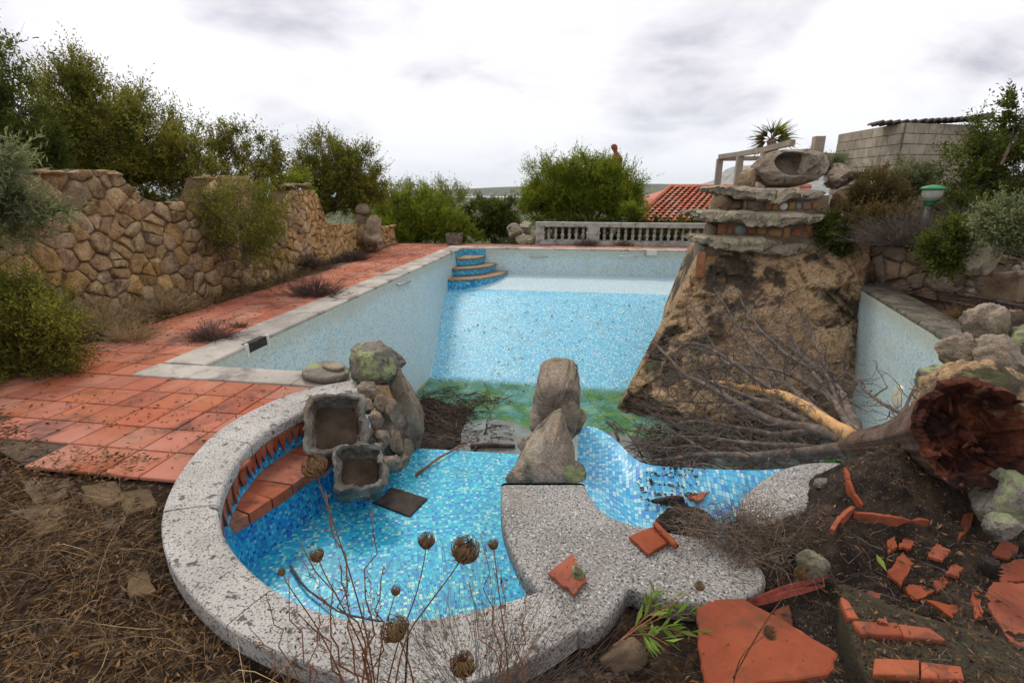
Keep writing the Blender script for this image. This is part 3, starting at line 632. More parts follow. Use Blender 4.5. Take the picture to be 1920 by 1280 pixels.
def xlim(y):
    for (a, xa), (b, xb) in zip(left_lim, left_lim[1:]):
        if a <= y <= b: return xa + (xb - xa) * (y - a) / (b - a)
    return -5
def tile(x, y, z=0):
    o = bpy.data.objects.new('tile', tm); o.location = (x, y, z + r.uniform(-.002, .002)); o.rotation_euler = (r.uniform(-.008, .008), r.uniform(-.008, .008), r.uniform(-.006, .006)); link(o, deck)
y = 4.1
while y < 15.2:
    x = -4.24 - tw / 2 - .004
    while x > xlim(y) - .1:
        tile(x, y); x -= tw
    y += tl
y = 3.94 - tl / 2 - .003
while y > 2.4:
    x = -2.0
    xe = xlim(y)
    while x > xe - .1:
        cs = [(x + sx * tw / 2, y + sy * tl / 2) for sx in (-1, 1) for sy in (-1, 1)]
        ins = [inpoly(c, [(p.x, p.y) for p in OUTs] + [(-.3, 2.6), (-1.2, 3.7)]) for c in cs]
        if not all(ins) and not (ins[0] and ins[1]): tile(x, y)
        x -= tw
    y -= tl
x = -7.0
while x < 4.8:
    for q in range(2): tile(x, fy(x) + .43 + tl * (q + .5), -.002)
    x += tw
# ------------------------------------------------------------------ rubble walls: every stone an object
def clip(poly, nx_, ny_, d):
    out = []
    for i in range(len(poly)):
        a, b = poly[i - 1], poly[i]; da = a[0] * nx_ + a[1] * ny_ - d; db = b[0] * nx_ + b[1] * ny_ - d
        if (da <= 0) != (db <= 0): t = da / (da - db); out.append((a[0] + (b[0] - a[0]) * t, a[1] + (b[1] - a[1]) * t))
        if db <= 0: out.append(b)
    return out
def voronoi(u0, u1, v0, v1, du, dv, seed, keep=None, jit=.42, drop=.10):
    r = rnd(seed); S = []; j = 0; v = v0 + dv / 2
    while v < v1 + dv:
        u = u0 + (du / 2 if j % 2 else 0)
        while u < u1 + du:
            k = r.uniform(.6, 1.4); S.append((u + r.uniform(-jit, jit) * du * k, v + r.uniform(-jit, jit) * dv * k)); u += du
        v += dv; j += 1
    S = [s for s in S if r.random() > drop]
    cells = []
    for s in S:
        if keep and not keep(*s): continue
        P = [(s[0] - du * 2.2, s[1] - dv * 2.2), (s[0] + du * 2.2, s[1] - dv * 2.2), (s[0] + du * 2.2, s[1] + dv * 2.2), (s[0] - du * 2.2, s[1] + dv * 2.2)]
        for q in S:
            if q is s or abs(q[0] - s[0]) > 4.5 * du or abs(q[1] - s[1]) > 4.5 * dv: continue
            nx_, ny_ = q[0] - s[0], q[1] - s[1]; P = clip(P, nx_, ny_, (q[0] ** 2 + q[1] ** 2 - s[0] ** 2 - s[1] ** 2) / 2)
            if not P: break
        if len(P) >= 3: cells.append((s, P))
    return cells
def stone(cell, seed, mapf, top, mat, parent, gap=.012, bulge=.05, name='stone'):
    s, P = cell; r = rnd(seed); P = [(u, min(v, top(u))) for u, v in P]; cx = sum(p[0] for p in P) / len(P); cy = sum(p[1] for p in P) / len(P)
    per = sum(math.dist(P[i - 1], P[i]) for i in range(len(P)))
    if per < .2 or max(p[1] for p in P) - min(p[1] for p in P) < .035: return None
    Q0 = [Vector((u, v, 0)) for u, v in P]; Q = []
    for i in range(len(Q0)):
        a, b2 = Q0[i], Q0[(i + 1) % len(Q0)]; k0 = r.uniform(.03, .13); k1 = 1 - r.uniform(.03, .13); L_ = (b2 - a).length; w_ = Vector((r.uniform(-1, 1), r.uniform(-1, 1), 0)) * min(.02, L_ * .09)
        Q += [a.lerp(b2, k0), a.lerp(b2, .5) + w_, a.lerp(b2, k1)]
    c = Vector((cx, cy, 0)); R_ = sum((q - c).length for q in Q) / len(Q)
    k = max(.4, 1 - gap / R_); tx, ty = r.uniform(-.22, .22), r.uniform(-.22, .22); b = bulge * r.uniform(.6, 1.35)
    rings = []
    for sc, d in ((k, -.03), (k, b * .5), (k * .93, b * .86), (k * .55, b * 1.0)):
        rg = []
        for q in Q:
            p = c + (q - c) * sc; dd = d + (0 if d < 0 else tx * (p.x - cx) + ty * (p.y - cy) + .7 * b * nz((p.x, p.y, d), 9, seed % 50) + .3 * b * nz((p.x, p.y, d), 24, seed % 50))
            rg.append(mapf(p.x, p.y, dd))
        rings.append(rg)
    v, f = loft(rings, cap=False); n = len(Q); f.append(tuple(range(3 * n, 4 * n)))
    return mesh(name, v, f, mat, parent, True)
# left wall: plane X = XW, facing +X
XW = -6.28
def wtop(y):
    def mer(c, h, top, flare): 
        d = abs(y - c); return (top - 1.50) * (1 if d < h else max(0., 1 - (d - h) / flare) ** 1.8)
    z = 1.50 - .14 * sstep(9.2, 10.2, y)
    z += mer(5.82, .50, 1.92, .42) + mer(8.42, .48, 1.90, .34) + mer(10.75, .52, 1.80, .40)
    if y > 11.5: z -= .52 * sstep(11.3, 11.9, y) + .28 * sstep(12, 15.5, y)
    return z
def wx(y): return XW - .10 * sstep(11.5, 15.5, y) + .06 * math.sin(y * .9)
wall = empty('stone_wall', (XW, 9, 0), 'long rubble stone wall with three raised pier tops behind the terracotta deck', 'wall')
ysw = np.linspace(1.8, 15.8, 150)
f1 = [Vector((wx(y), y, -.15)) for y in ysw]; f2 = [Vector((wx(y), y, wtop(y) - .01)) for y in ysw]; b2 = [Vector((wx(y) - .42, y, wtop(y) - .02)) for y in ysw]; b1 = [Vector((wx(y) - .42, y, -.15)) for y in ysw]
v, f = loft([f1, f2, b2, b1], closed=False, cap=False); mesh('mortar_core', v, f, m_mortar, wall)
cells = voronoi(4.1, 15.7, -.1, 1.95, .205, .148, 11, keep=lambda u, v: v < wtop(u) + .3, jit=.5, drop=.28)
made = []
for i, c in enumerate(cells):
    o = stone(c, i * 3 + 1, lambda u, v, d: Vector((wx(u) + d, u, v)), wtop, m_wallstone, wall, .010, .045)
    if o: made.append((c[0][0], o))
made.sort(key=lambda a: a[0])
if len(made) > 300:                                   # the farthest, smallest stones stay one piece
    V_, F_ = [], []
    for _, o in made[300:]:
        b0 = len(V_); V_ += [v.co + wall.location for v in o.data.vertices]; F_ += [tuple(k + b0 for k in p.vertices) for p in o.data.polygons]; bpy.data.objects.remove(o, do_unlink=True)
    tag(mesh('far_stones', V_, F_, m_wallstone, wall, True), kind='stuff')
# top faces of the piers get rough cap stones
for c_, h, top in ((5.82, .50, 1.92), (8.42, .48, 1.90), (10.75, .52, 1.80)):
    for j in range(4): rock('cap_stone', (XW - .10 - .03 * (j % 2), c_ - h * .8 + j * h * .53, top - .05), (.20, h * .33, .055), 60 + j + int(c_ * 9), m_wallstone, wall, sub=3, rough=.2)
# retaining walls at the right
A0, A1 = Vector((5.15, 10.45)), Vector((5.75, 9.05)); B1 = Vector((7.1, 6.0))
def plane_map(a, b):
    t = (b - a).normalized(); nrm = Vector((-t.y, t.x)) * -1
    if nrm.dot(-a) < 0: nrm = -nrm
    return lambda u, v, d: Vector((a.x + t.x * u + nrm.x * d, a.y + t.y * u + nrm.y * d, v))
rw = empty('retaining_wall', (5.4, 9.8, 0), 'low retaining wall of rounded brown boulders below the garden lamp', 'wall')
L1 = (A1 - A0).length; mp = plane_map(A0, A1); top1 = lambda u: .78 + .06 * math.sin(u * 5)
v, f = loft([[mp(u, -.2, -.0), mp(u, top1(u) - .02, 0), mp(u, top1(u) - .05, -.5), mp(u, -.2, -.5)] for u in np.linspace(-.9, L1, 12)]); mesh('mortar_core', v, f, m_mortar, rw)
for i, c in enumerate(voronoi(-.8, L1 - .05, -.1, .85, .30, .20, 21, keep=lambda u, v: v < top1(u))): stone(c, 500 + i, mp, top1, m_rock_warm, rw, .016, .08)
rw2 = empty('retaining_wall', (6.4, 7.5, 0), 'retaining wall of small pale grey stones at the right edge', 'wall')
L2 = (B1 - A1).length; mp2 = plane_map(A1, B1); top2 = lambda u: .70 + .03 * math.sin(u * 7)
v, f = loft([[mp2(u, -.2, 0), mp2(u, top2(u) - .02, 0), mp2(u, top2(u) - .05, -.4), mp2(u, -.2, -.4)] for u in np.linspace(0, L2, 16)]); mesh('mortar_core', v, f, M('dark_mortar', [(.3, (.03, .026, .02)), (.7, (.09, .075, .055))], 6), rw2)
for i, c in enumerate(voronoi(.02, L2 - .1, .0, .75, .17, .115, 31, keep=lambda u, v: v < top2(u))): stone(c, 900 + i, mp2, top2, m_palestone, rw2, .011, .04)
rk = rockpx('boulder', 1828, 1882, 428, 515, 7.7, 77, m_slab_lichen, rot=(.1, .3, .2), sub=4, cuts=9, rough=.2); tag(rk, 'tall cracked grey rock standing in the pale stone wall', 'boulder')

# ------------------------------------------------------------------ rock island in the pool
isl = empty('rock_island', (3, 10.4, -2.4), 'big brown rock face rising from the pool beneath stacked stone ledges', 'rock formation')
secs = [((1155, 752, 9.3), (1312, 478, 10.35)), ((1190, 775, 9.0), (1345, 474, 10.3)), ((1250, 792, 8.8), (1385, 474, 10.25)), ((1330, 806, 8.65), (1440, 474, 10.2)), ((1420, 815, 8.6), (1500, 472, 10.2)), ((1500, 818, 8.6), (1555, 452, 10.25)), ((1560, 816, 8.7), (1590, 440, 10.3)), ((1600, 806, 8.85), (1625, 446, 10.5)), ((1620, 700, 10.3), (1650, 470, 10.7))]
NS, NV = 120, 90; rings = []
def lerp3(a, b, t): return tuple(a[i] + (b[i] - a[i]) * t for i in range(3))
for i in range(NS):
    s = i / (NS - 1) * (len(secs) - 1); k = min(int(s), len(secs) - 2); t = s - k
    b_ = lerp3(secs[k][0], secs[k + 1][0], t); t_ = lerp3(secs[k][1], secs[k + 1][1], t); rg = []
    pb = gy(b_[0], b_[1], b_[2]); pb.z = min(pb.z, -2.45); pt = gy(t_[0], t_[1], t_[2])
    for j in range(NV):
        q = j / (NV - 1); p = pb.lerp(pt, q); p.y -= .30 * math.sin(math.pi * q) ** .8 * (1 - .5 * q)
        a = .16 * nz(p, 1.1, 4) + .10 * nz(p, 2.6, 5) + .05 * nz(p, 6, 6) - .07 * abs(nz(p, 1.8, 9)) + .022 * nz(p, 14, 8)
        dv_, pv_ = noise.voronoi(Vector((p.x * 1.3, p.y * 1.3, p.z * 1.9)) + Vector((2, 5, 1))); a += .10 * noise.noise(pv_[0] * 7.3) - .05 * max(0, 1 - (dv_[1] - dv_[0]) / .13) ** 2
        dv_, pv_ = noise.voronoi(Vector((p.x * 3.7, p.y * 3.7, p.z * 5))); a += .035 * noise.noise(pv_[0] * 7.3) - .02 * max(0, 1 - (dv_[1] - dv_[0]) / .2) ** 2
        dv_, pv_ = noise.voronoi(Vector((p.x * 9, p.y * 9, p.z * 12))); a += .018 * noise.noise(pv_[0] * 7.3)
        e_ = 1; p.x += .10 * nz(p, 2.2, 33) * (1 - i / NS) + .04 * nz(p, 6, 34)
        p += Vector((-.25 * a, -a, .25 * a)) * e_; rg.append(p)
    rg += [Vector((pt.x + .1, pt.y + .6, pt.z + .05)), Vector((pt.x + .2, 12.6, pt.z)), Vector((pb.x + .8, 12.6, -2.5)), Vector((pb.x + .6, pb.y + 1.2, -2.6))]
    rings.append(rg)
v, f = loft(rings); mesh('rock_face', v, f, m_cliff, isl, False)
rnd_ = rnd(8)
def ledge(x0, x1, ytop, Y, thick, seed, tilt=(0, 0), depth_=1.25, sharp=2.0):
    """wedge shaped flat rock: thick in the middle, thin broken tips"""
    p0, p1 = gy(x0, ytop, Y), gy(x1, ytop, Y); z = (p0.z + p1.z) / 2; n = 150; hw = (p1.x - p0.x) / 2; cx = (p0.x + p1.x) / 2; cy = Y + depth_ * .5; O = []
    for i in range(n):
        a = 2 * math.pi * i / n; cs, sn = math.cos(a), math.sin(a); e = (abs(cs) ** sharp + abs(sn) ** 2.8) ** (-1 / 2.2)
        k = 1 + .16 * nz((cs * 2, sn * 2, 0), 1.2, seed) + .09 * nz((cs * 6, sn * 6, 3), 1.5, seed) + .04 * nz((cs * 17, sn * 17, 3), 1.5, seed); O.append((cs * min(e, 1.15) * k, sn * min(e, 1.2) * k))
    rings = []
    for s_, zt_ in ((.62, -1.), (.88, -.97), (.965, -.85), (.99, -.62), (1., -.36), (.985, -.18), (.95, -.06), (.80, .02), (.5, .05), (.1, .06)):
        rg = []
        for i, (u, w_) in enumerate(O):
            th = thick * max(.40, 1 - .6 * abs(u) ** 3) * (1 + .35 * nz((u * 3, w_ * 3, 1), 1, seed)); x = cx + hw * u * s_; y = cy + depth_ * .5 * w_ * s_
            dv_, pv_ = noise.voronoi(Vector((x * 5, y * 5, zt_ * 1.4 + seed))); q = .03 * nz((x * 4, y * 4, zt_ * 2), 1, seed) + .02 * nz((x * 13, y * 13, zt_ * 3), 1, seed) + .07 * noise.noise(pv_[0] * 8.3) - .03 * max(0, 1 - (dv_[1] - dv_[0]) / .15)
            rg.append(Vector((x + q, y + q, z + zt_ * th + tilt[0] * (x - cx) + tilt[1] * (y - cy) + .5 * q + .03 * nz((x * 2, y * 2, 0), 1, seed))))
        rings.append(rg)
    v, f = loft(rings); return mesh('ledge_stone', v, f, m_slab_lichen, isl, False)
ledge(1300, 1490, 448, 9.85, .25, 3, (-.03, -.03)); ledge(1400, 1545, 458, 10.1, .18, 13, (.02, 0), .9)
ledge(1296, 1450, 398, 9.95, .19, 4, (.0, -.03)); ledge(1350, 1565, 400, 9.9, .22, 14, (-.03, -.02))
ledge(1332, 1565, 354, 10.0, .22, 5, (-.03, -.03))
m_core = M('ledge_mortar', [(.3, (.11, .08, .055)), (.7, (.24, .18, .125))], 6, bmp=.8)
def core(x0, x1, y0, y1, Y):
    a, b = gy(x0, y1, Y), gy(x1, y1, Y); zt = gy(x0, y0, Y).z; return mesh('mortar_core', *box(((a.x + b.x) / 2, Y + .5, (a.z + zt) / 2), (b.x - a.x, 1.0, zt - a.z)), m_core, isl)
core(1392, 1548, 366, 410, 10.3); core(1345, 1552, 410, 462, 10.28); core(1316, 1530, 462, 500, 10.3)
m_rust = M('rust_piece', [(.3, (.22, .085, .04)), (.7, (.36, .15, .075))], 9, sat=.05)
pm = {'o': m_rust, 'b': M('ochre_piece', [(.3, (.30, .16, .06)), (.7, (.46, .27, .11))], 9), 't': m_rock_warm, 'w': m_white, 'y': M('amber_piece', [(.3, (.30, .19, .05)), (.7, (.42, .27, .08))], 9, rough=.4), 'g': M('verdigris_piece', [(.3, (.18, .23, .19)), (.7, (.30, .35, .29))], 9)}
def inlay(x0, x1, y0, y1, Y, m, rnd_end=.3):
    c = gy((x0 + x1) / 2, (y0 + y1) / 2, Y); d = depth(c) / F; a, b = (x1 - x0) / 2 * d, (y1 - y0) / 2 * d; rings = []
    for dy, s in ((.06, 1), (-.0, 1), (-.02, .86)):
        rings.append([c + Vector((a * s * math.copysign(abs(math.cos(t)) ** rnd_end, math.cos(t)), dy, b * s * math.copysign(abs(math.sin(t)) ** rnd_end, math.sin(t)))) for t in (2 * math.pi * k / 14 for k in range(14))])
    v, f = loft(rings); mesh('inlay_piece', v, f, pm[m], isl, True)
for a in ((1394, 1400, 376, 396, 't'), (1402, 1432, 377, 395, 't'), (1435, 1447, 378, 394, 'o'), (1449, 1460, 378, 394, 'b'), (1462, 1477, 380, 394, 'w', 1.), (1479, 1490, 379, 394, 'y'), (1492, 1502, 379, 393, 'g', 1.), (1506, 1520, 378, 393, 't'), (1523, 1533, 380, 393, 'o')): inlay(*a[:4], 10.29, *a[4:])
for a in ((1347, 1360, 419, 440, 'o'), (1365, 1374, 419, 439, 'o'), (1378, 1399, 422, 441, 'g', 1.), (1402, 1417, 424, 440, 'o'), (1419, 1437, 425, 441, 'b', 1.), (1440, 1466, 428, 444, 'b', .8), (1469, 1481, 425, 447, 'b'), (1485, 1504, 428, 444, 'o', 1.), (1508, 1524, 418, 446, 'o'), (1528, 1538, 420, 442, 'o')): inlay(*a[:4], 10.27, *a[4:])
inlay(1306, 1322, 472, 522, 10.0, 'o'); inlay(1325, 1345, 480, 500, 10.28, 'b'); inlay(1480, 1520, 466, 480, 10.29, 'o')
for a in ((1330, 1372, 366, 405, 10.5, 41), (1340, 1400, 372, 404, 10.7, 42), (1318, 1350, 418, 452, 10.5, 43)): rockpx('support_stone', *a[:5], a[5], m_rock_warm, isl, sub=3, rough=.2)
# hollow stone on top
def hollow():
    c = gy(1480, 318, 10.7); d = depth(c) / F; bm = bmesh.new(); bmesh.ops.create_icosphere(bm, subdivisions=6, radius=1); hc = gy(1476, 309, 10.7); V = []
    for v_ in bm.verts:
        p = v_.co.copy(); k = 1 + .10 * nz(p, 1.4, 2) + .05 * nz(p, 3.5, 3) + .02 * nz(p, 9, 4); x = p.x * k
        z = p.z * k * (.82 if p.z < 0 else 1) ; q = c + Vector((x * 66 * d, p.y * k * .42, z * 38 * d + .05 * x))
        if p.y < 0:
            dx_ = (q.x - hc.x) / (29 * d); dz_ = (q.z - hc.z) / (20 * d); rr = math.hypot(dx_ + .15 * dz_, dz_)
            if rr < 1.15: q.y += .50 * (1 - sstep(.72, 1.12, rr))
        V.append(q)
    f_ = [tuple(v.index for v in q.verts) for q in bm.faces]; bm.free()
    o = mesh('hollow_boulder', V, f_, m_rock, None, True, origin=tuple(c - Vector((0, 0, .4)))); return tag(o, 'grey hollowed boulder with an oval hole, crowning the stone ledges', 'boulder')
hollow()
def boulder(x0, x1, y0, y1, Y, seed, mat, label, **kw): return tag(rockpx('boulder', x0, x1, y0, y1, Y, seed, mat, **kw), label, 'boulder')
boulder(1496, 1538, 282, 335, 10.45, 91, m_rock, 'rough knob of granite beside the oval hole of the hollow boulder', rough=.18)
boulder(1378, 1420, 318, 356, 10.5, 92, m_rock_warm, 'small tan stone under the pergola posts, left of the hollow boulder')
boulder(1545, 1612, 305, 352, 11.0, 93, m_rock, 'smooth grey oval boulder below the concrete block wall')
boulder(1560, 1612, 355, 402, 10.8, 94, m_rock_warm, 'pinkish brown cracked rock right of the top stone ledge', rough=.2)
boulder(1575, 1632, 398, 432, 10.7, 95, m_rock_warm, 'low brown rock above the boulder retaining wall', rough=.2)
boulder(1540, 1580, 395, 440, 10.5, 96, m_cliff, 'mossy dark rock wedged right of the middle stone ledge', rough=.2)
# stones at the right pool edge
boulder(1806, 1872, 567, 655, 5.7, 101, m_rock, 'upright rounded boulder on the lichened coping at the right pool corner', cuts=5)
boulder(1832, 1908, 628, 722, 5.2, 102, m_rock, 'egg shaped boulder with a crack above the rotten stump', cuts=4, rot=(0, -.3, 0))
boulder(1880, 1960, 590, 700, 5.5, 103, m_rock_lichen, 'lichen dotted grey boulder cut by the right picture edge', cuts=5)
boulder(1765, 1832, 628, 690, 5.35, 104, m_rock, 'angular grey brown rock overhanging the pale mosaic wall')
boulder(1712, 1800, 682, 745, 5.1, 105, m_rock_lichen, 'dark jagged rock at the end of the pale mosaic wall', cuts=10)
boulder(1760, 1835, 680, 750, 5.0, 106, m_rock_warm, 'brown squat rock just above the fallen trunk')
boulder(1808, 1838, 682, 706, 4.9, 107, m_rock_warm, 'small ochre stone wedged between the larger rocks by the stump')
boulder(1828, 1930, 885, 985, 2.42, 108, m_rock_lichen, 'rounded mossy boulder under the rotten stump', sub=5)
boulder(1850, 1912, 965, 1010, 2.28, 109, m_rock_lichen, 'small flat stone below the mossy boulder at the right')

# ------------------------------------------------------------------ boulder group with the two troughs
pile = empty('boulder_cascade', (-1.8, 4.0, -.6), 'stacked boulders and small stones beside the two stone troughs', 'rock formation')
def pr(x0, x1, y0, y1, Y, seed, mat, **kw): return rockpx('stone', x0, x1, y0, y1, Y, seed, mat, pile, **kw)
pr(708, 794, 690, 872, 4.12, 201, m_rock, cuts=8, sub=5, rough=.10, thick=.20, rot=(0, .10, 0))
pr(672, 712, 715, 745, 3.85, 202, m_rock); pr(690, 740, 715, 765, 3.9, 203, m_rock_warm)
for i, a in enumerate(((700, 730, 735, 775, 3.78), (680, 702, 745, 778, 3.74), (686, 722, 770, 806, 3.66), (716, 750, 740, 800, 3.82), (690, 738, 806, 850, 3.6), (732, 758, 800, 862, 3.75), (700, 752, 846, 895, 3.5), (718, 768, 850, 882, 3.72), (745, 775, 812, 880, 3.85), (655, 690, 720, 745, 3.95))): pr(*a, 210 + i, (m_rock_warm, m_rock, m_rock_warm)[i % 3], rough=.2, sub=4, cuts=13)
pr(690, 770, 760, 900, 3.95, 230, m_rock, sub=4)
tag(rockpx('boulder', 648, 766, 632, 718, 4.1, 5, m_rock_lichen, sub=5, cuts=8, thick=.22, rot=(0, -.12, 0)), 'big dark boulder with bright green lichen topping the trough cascade', 'boulder')
b_ = slab('flat_stone', chaikin([(p.x, p.y, 0) for p in [gz(x, y, .08) for x, y in ((562, 694), (590, 680), (622, 676), (652, 684), (655, 700), (625, 708), (580, 708))]], 2), .09, .07, m_rock_lichen, None, .025, .03, 4, origin=(-2.5, 4.25, .02)); tag(b_, 'flat broken stone lying on the coping beside the lichen boulder', 'stone')
b2_ = slab('flat_stone', chaikin([(p.x, p.y, 0) for p in [gz(x, y, .14) for x, y in ((598, 680), (625, 672), (650, 682), (630, 690))]], 2), .13, .045, m_rock, None, .018, .02, 6, origin=(-2.4, 4.3, .09)); tag(b2_, 'thin stone chip resting on top of the flat broken stone', 'stone')
def trough(cx, cy, Y, wpx, hpx, seed, label, tilt, rz, dp=.30):
    c = gy(cx, cy, Y); d = depth(c) / F; a = wpx / 2 * d; b = hpx / 2 * d; m = (Matrix.Rotation(rz, 3, 'Z') @ Matrix.Rotation(tilt, 3, 'X') @ Matrix.Rotation(.16, 3, 'Y')); o = None
    def part(prof, parent, mat, nm):
        rings = []
        for s, z in prof:
            rg = []
            for k in range(96):
                t = 2 * math.pi * k / 96; e = (abs(math.cos(t)) ** 5 + abs(math.sin(t)) ** 6) ** (-1 / 5.5)
                p = Vector((a * s * e * math.cos(t), b * s * e * math.sin(t), z * dp / .3)); p.z -= .05 * max(0, -math.sin(t)) * (z > -.06) * (1 + nz((t, 0, seed), 2, seed))
                p += p.normalized() * (.018 * nz(p, 5, seed) + .012 * nz(p, 15, seed) + .010 * nz(p, 36, seed) + .03 * noise.noise(noise.voronoi(p * 9)[1][0] * 8)); rg.append(c + m @ p)
            rings.append(rg)
        v, f = loft(rings); return mesh(nm, v, f, mat, parent, False, origin=None if parent else tuple(c))
    o = part([(.45, -.31), (.72, -.30), (.90, -.24), (.98, -.12), (1.0, -.02), (.97, .01), (.86, .015), (.80, -.005), (.77, -.06), (.70, -.15), (.55, -.19)], None, m_trough, 'stone_trough'); part([(.70, -.15), (.66, -.162), (.40, -.182), (.15, -.185)], o, m_silt, 'silt'); return tag(o, label, 'trough')
m_silt = M('trough_silt', [(.3, (.04, .028, .018)), (.7, (.13, .092, .06))], 9, 8, .95, .8)
m_trough = M('trough_stone', [(.3, (.055, .046, .036)), (.5, (.14, .122, .098)), (.7, (.30, .275, .235))], 9, 8, .9, .8, 70, .008, spots=[((.55, .53, .50), 4, .62, .70, .5), ((.26, .18, .11), 3, .56, .66, .6)])
trough(630, 790, 3.2, 116, 118, 3, 'upper of the two grey stone troughs, under the curved coping', .80, .30)
trough(676, 872, 2.98, 100, 92, 4, 'lower stone trough set on a blue mosaic pedestal', .62, .36)
pc = gz(660, 945, ZT); pc = Vector((pc.x + .02, pc.y + .16, ZT)); n = 28; L = .185
v = [pc + Vector((L * math.cos(2 * math.pi * i / n), L * math.sin(2 * math.pi * i / n), z)) for z in (0, .22) for i in range(n + 1)]
mesh('pedestal', v, [(i, i + 1, n + 2 + i, n + 1 + i) for i in range(n)], m_mos_tubwall, tub, True, [(2 * math.pi * L * i / n, z) for z in (0, .22) for i in range(n + 1)])
# boulder column between the basins
colm = empty('boulder_column', (-.2, 3.4, -.6), 'column of lichen spotted granite boulders standing at the far end of the granite slab', 'rock formation')
def pc_(x0, x1, y0, y1, Y, seed, mat=None, **kw): return rockpx('stone', x0, x1, y0, y1, Y, seed, mat or m_rock, colm, **kw)
def wedge(px, Y0, Y1, seed, mat, parent, lean=0.):
    """upright faceted stone: outline seen from the basin, given real thickness"""
    P = chaikin([gy(x, y, Y0) for x, y in px], 1); c = sum(P, Vector()) / len(P); Q = []
    for i in range(len(P)):
        for k in range(5): Q.append(P[i].lerp(P[(i + 1) % len(P)], k / 5))
    rings = []
    for t, s_ in ((-.02, .05), (-.01, .35), (0, .62), (.06, .86), (.2, .97), (.45, 1.), (.7, .97), (.9, .82), (1., .5), (1.02, .05)):
        rg = []
        for q in Q:
            p = c + (q - c) * s_; p.y = Y0 + (Y1 - Y0) * t + lean * (p.z - c.z); dv_, pv_ = noise.voronoi(p * 7 + Vector((seed, 0, 0)))
            n_ = (p - Vector((c.x, (Y0 + Y1) / 2, c.z))).normalized(); rg.append(p + n_ * (.03 * noise.noise(pv_[0] * 8) + .018 * nz(p, 9, seed) + .010 * nz(p, 26, seed) - .015 * max(0, 1 - (dv_[1] - dv_[0]) / .2)))
        rings.append(rg)
    v, f = loft(rings); return mesh('stone', v, f, mat, parent, True)
wedge([(998, 755), (1000, 728), (1012, 712), (1040, 705), (1066, 710), (1080, 728), (1086, 765), (1088, 810), (1074, 842), (1030, 856), (994, 846), (984, 805)], 3.5, 4.15, 1, m_rock, colm, .02)
wedge([(1042, 806), (1056, 820), (1068, 862), (1084, 908), (1030, 914), (960, 912), (962, 885), (990, 848)], 2.80, 3.25, 2, m_rock, colm, .15)
pc_(972, 1022, 806, 866, 3.3, 304); pc_(1058, 1094, 765, 835, 3.75, 305, m_rock_warm, rot=(0, .3, 0)); pc_(946, 1000, 870, 914, 2.84, 306); pc_(1046, 1098, 866, 914, 2.86, 307, m_rock_lichen)
v, f = loft([[Vector((x, y, z)) for x, y in ((-.38, 2.78), (-.12, 2.78), (-.10, 4.0), (-.34, 4.0))] for z in (-.62, -.12)]); mesh('base_block', v, f, m_core, colm)
# rock sculpture by the far end of the wall
sc_ = empty('rock_sculpture', gy(690, 460, 13.6), 'weathered stone sculpture with hollow niches at the end of the rubble wall', 'rock sculpture')
for i, (a, k) in enumerate((((688, 716, 398, 462, 13.6), (0, .1, 0)), ((655, 700, 425, 460, 13.5), (0, -.5, 0)), ((664, 682, 400, 432, 13.7), (0, .3, 0)), ((668, 692, 383, 404, 13.7), (0, -.8, 0)), ((680, 712, 432, 464, 13.3), (0, 0, 0)), ((700, 720, 440, 466, 13.4), (0, 0, 0)))): rockpx('stone', *a, 400 + i, m_rock_warm, sc_, rot=k, sub=4, rough=.2)
gp = gy(962, 445, 16.6); gs = empty('stone_group', gp, 'pale jagged stones beside the left end of the balustrade', 'rock formation')
for i, a in enumerate(((950, 985, 420, 448, 16.6), (962, 990, 438, 462, 16.4), (984, 1004, 440, 462, 16.5), (972, 996, 415, 440, 16.9))): rockpx('stone', *a, 420 + i, m_slab_lichen, gs, rough=.2)
# stone planter
pc = gy(852, 461, 15.75); d = depth(pc) / F; v, f = loft([[pc + Vector((sx * s * .225, sy * s * .2, z)) for sx, sy in ((-1, -1), (1, -1), (1, 1), (-1, 1))] for s, z in ((.82, -.03), (1., .36), (1.02, .38), (.88, .38), (.84, .25))]); tag(mesh('stone_planter', v, f, m_moss if False else m_trough, origin=tuple(pc)), 'square dark stone planter at the far pool corner', 'planter')

# ------------------------------------------------------------------ balustrade
YB = 16.55; bal = empty('balustrade', (1, YB, 0), 'pale weathered stone balustrade behind the far pool edge', 'balustrade')
m_bal = M('weathered_cement', [(.35, (.30, .29, .26)), (.65, (.48, .47, .43))], 4, 7, .9, .5, 40, .006, spots=[((.10, .09, .08), 5, .54, .66, .7), ((.30, .33, .18), 7, .62, .70, .5)])
xa, xb = gy(1006, 440, YB).x, 7.2
zb0 = gy(1006, 459, YB).z; zb1 = gy(1006, 449, YB).z; zt0 = gy(1006, 424, YB).z; zt1 = gy(1006, 416, YB).z
mesh('plinth', *box(((xa + xb) / 2, YB, (zb0 + zb1) / 2 - .1), (xb - xa, .34, zb1 - zb0 + .2)), m_bal, bal)
mesh('handrail', *box(((xa + xb) / 2, YB, (zt0 + zt1) / 2), (xb - xa + .04, .32, zt1 - zt0)), m_bal, bal)
for a, b in ((1006, 1021), (1100, 1124)):
    p, q = gy(a, 440, YB).x, gy(b, 440, YB).x; mesh('post', *box(((p + q) / 2, YB, (zb1 + zt0) / 2), (q - p, .36, zt0 - zb1)), m_bal, bal); mesh('post_cap', *box(((p + q) / 2, YB, zb1 + (zt0 - zb1) * .55), (q - p + .05, .40, .04)), m_bal, bal)
hB = zt0 - zb1; prof = [(.055, 0), (.055, .10), (.03, .14), (.055, .28), (.062, .38), (.045, .50), (.028, .55), (.045, .60), (.055, .72), (.03, .86), (.05, .90), (.055, 1.)]
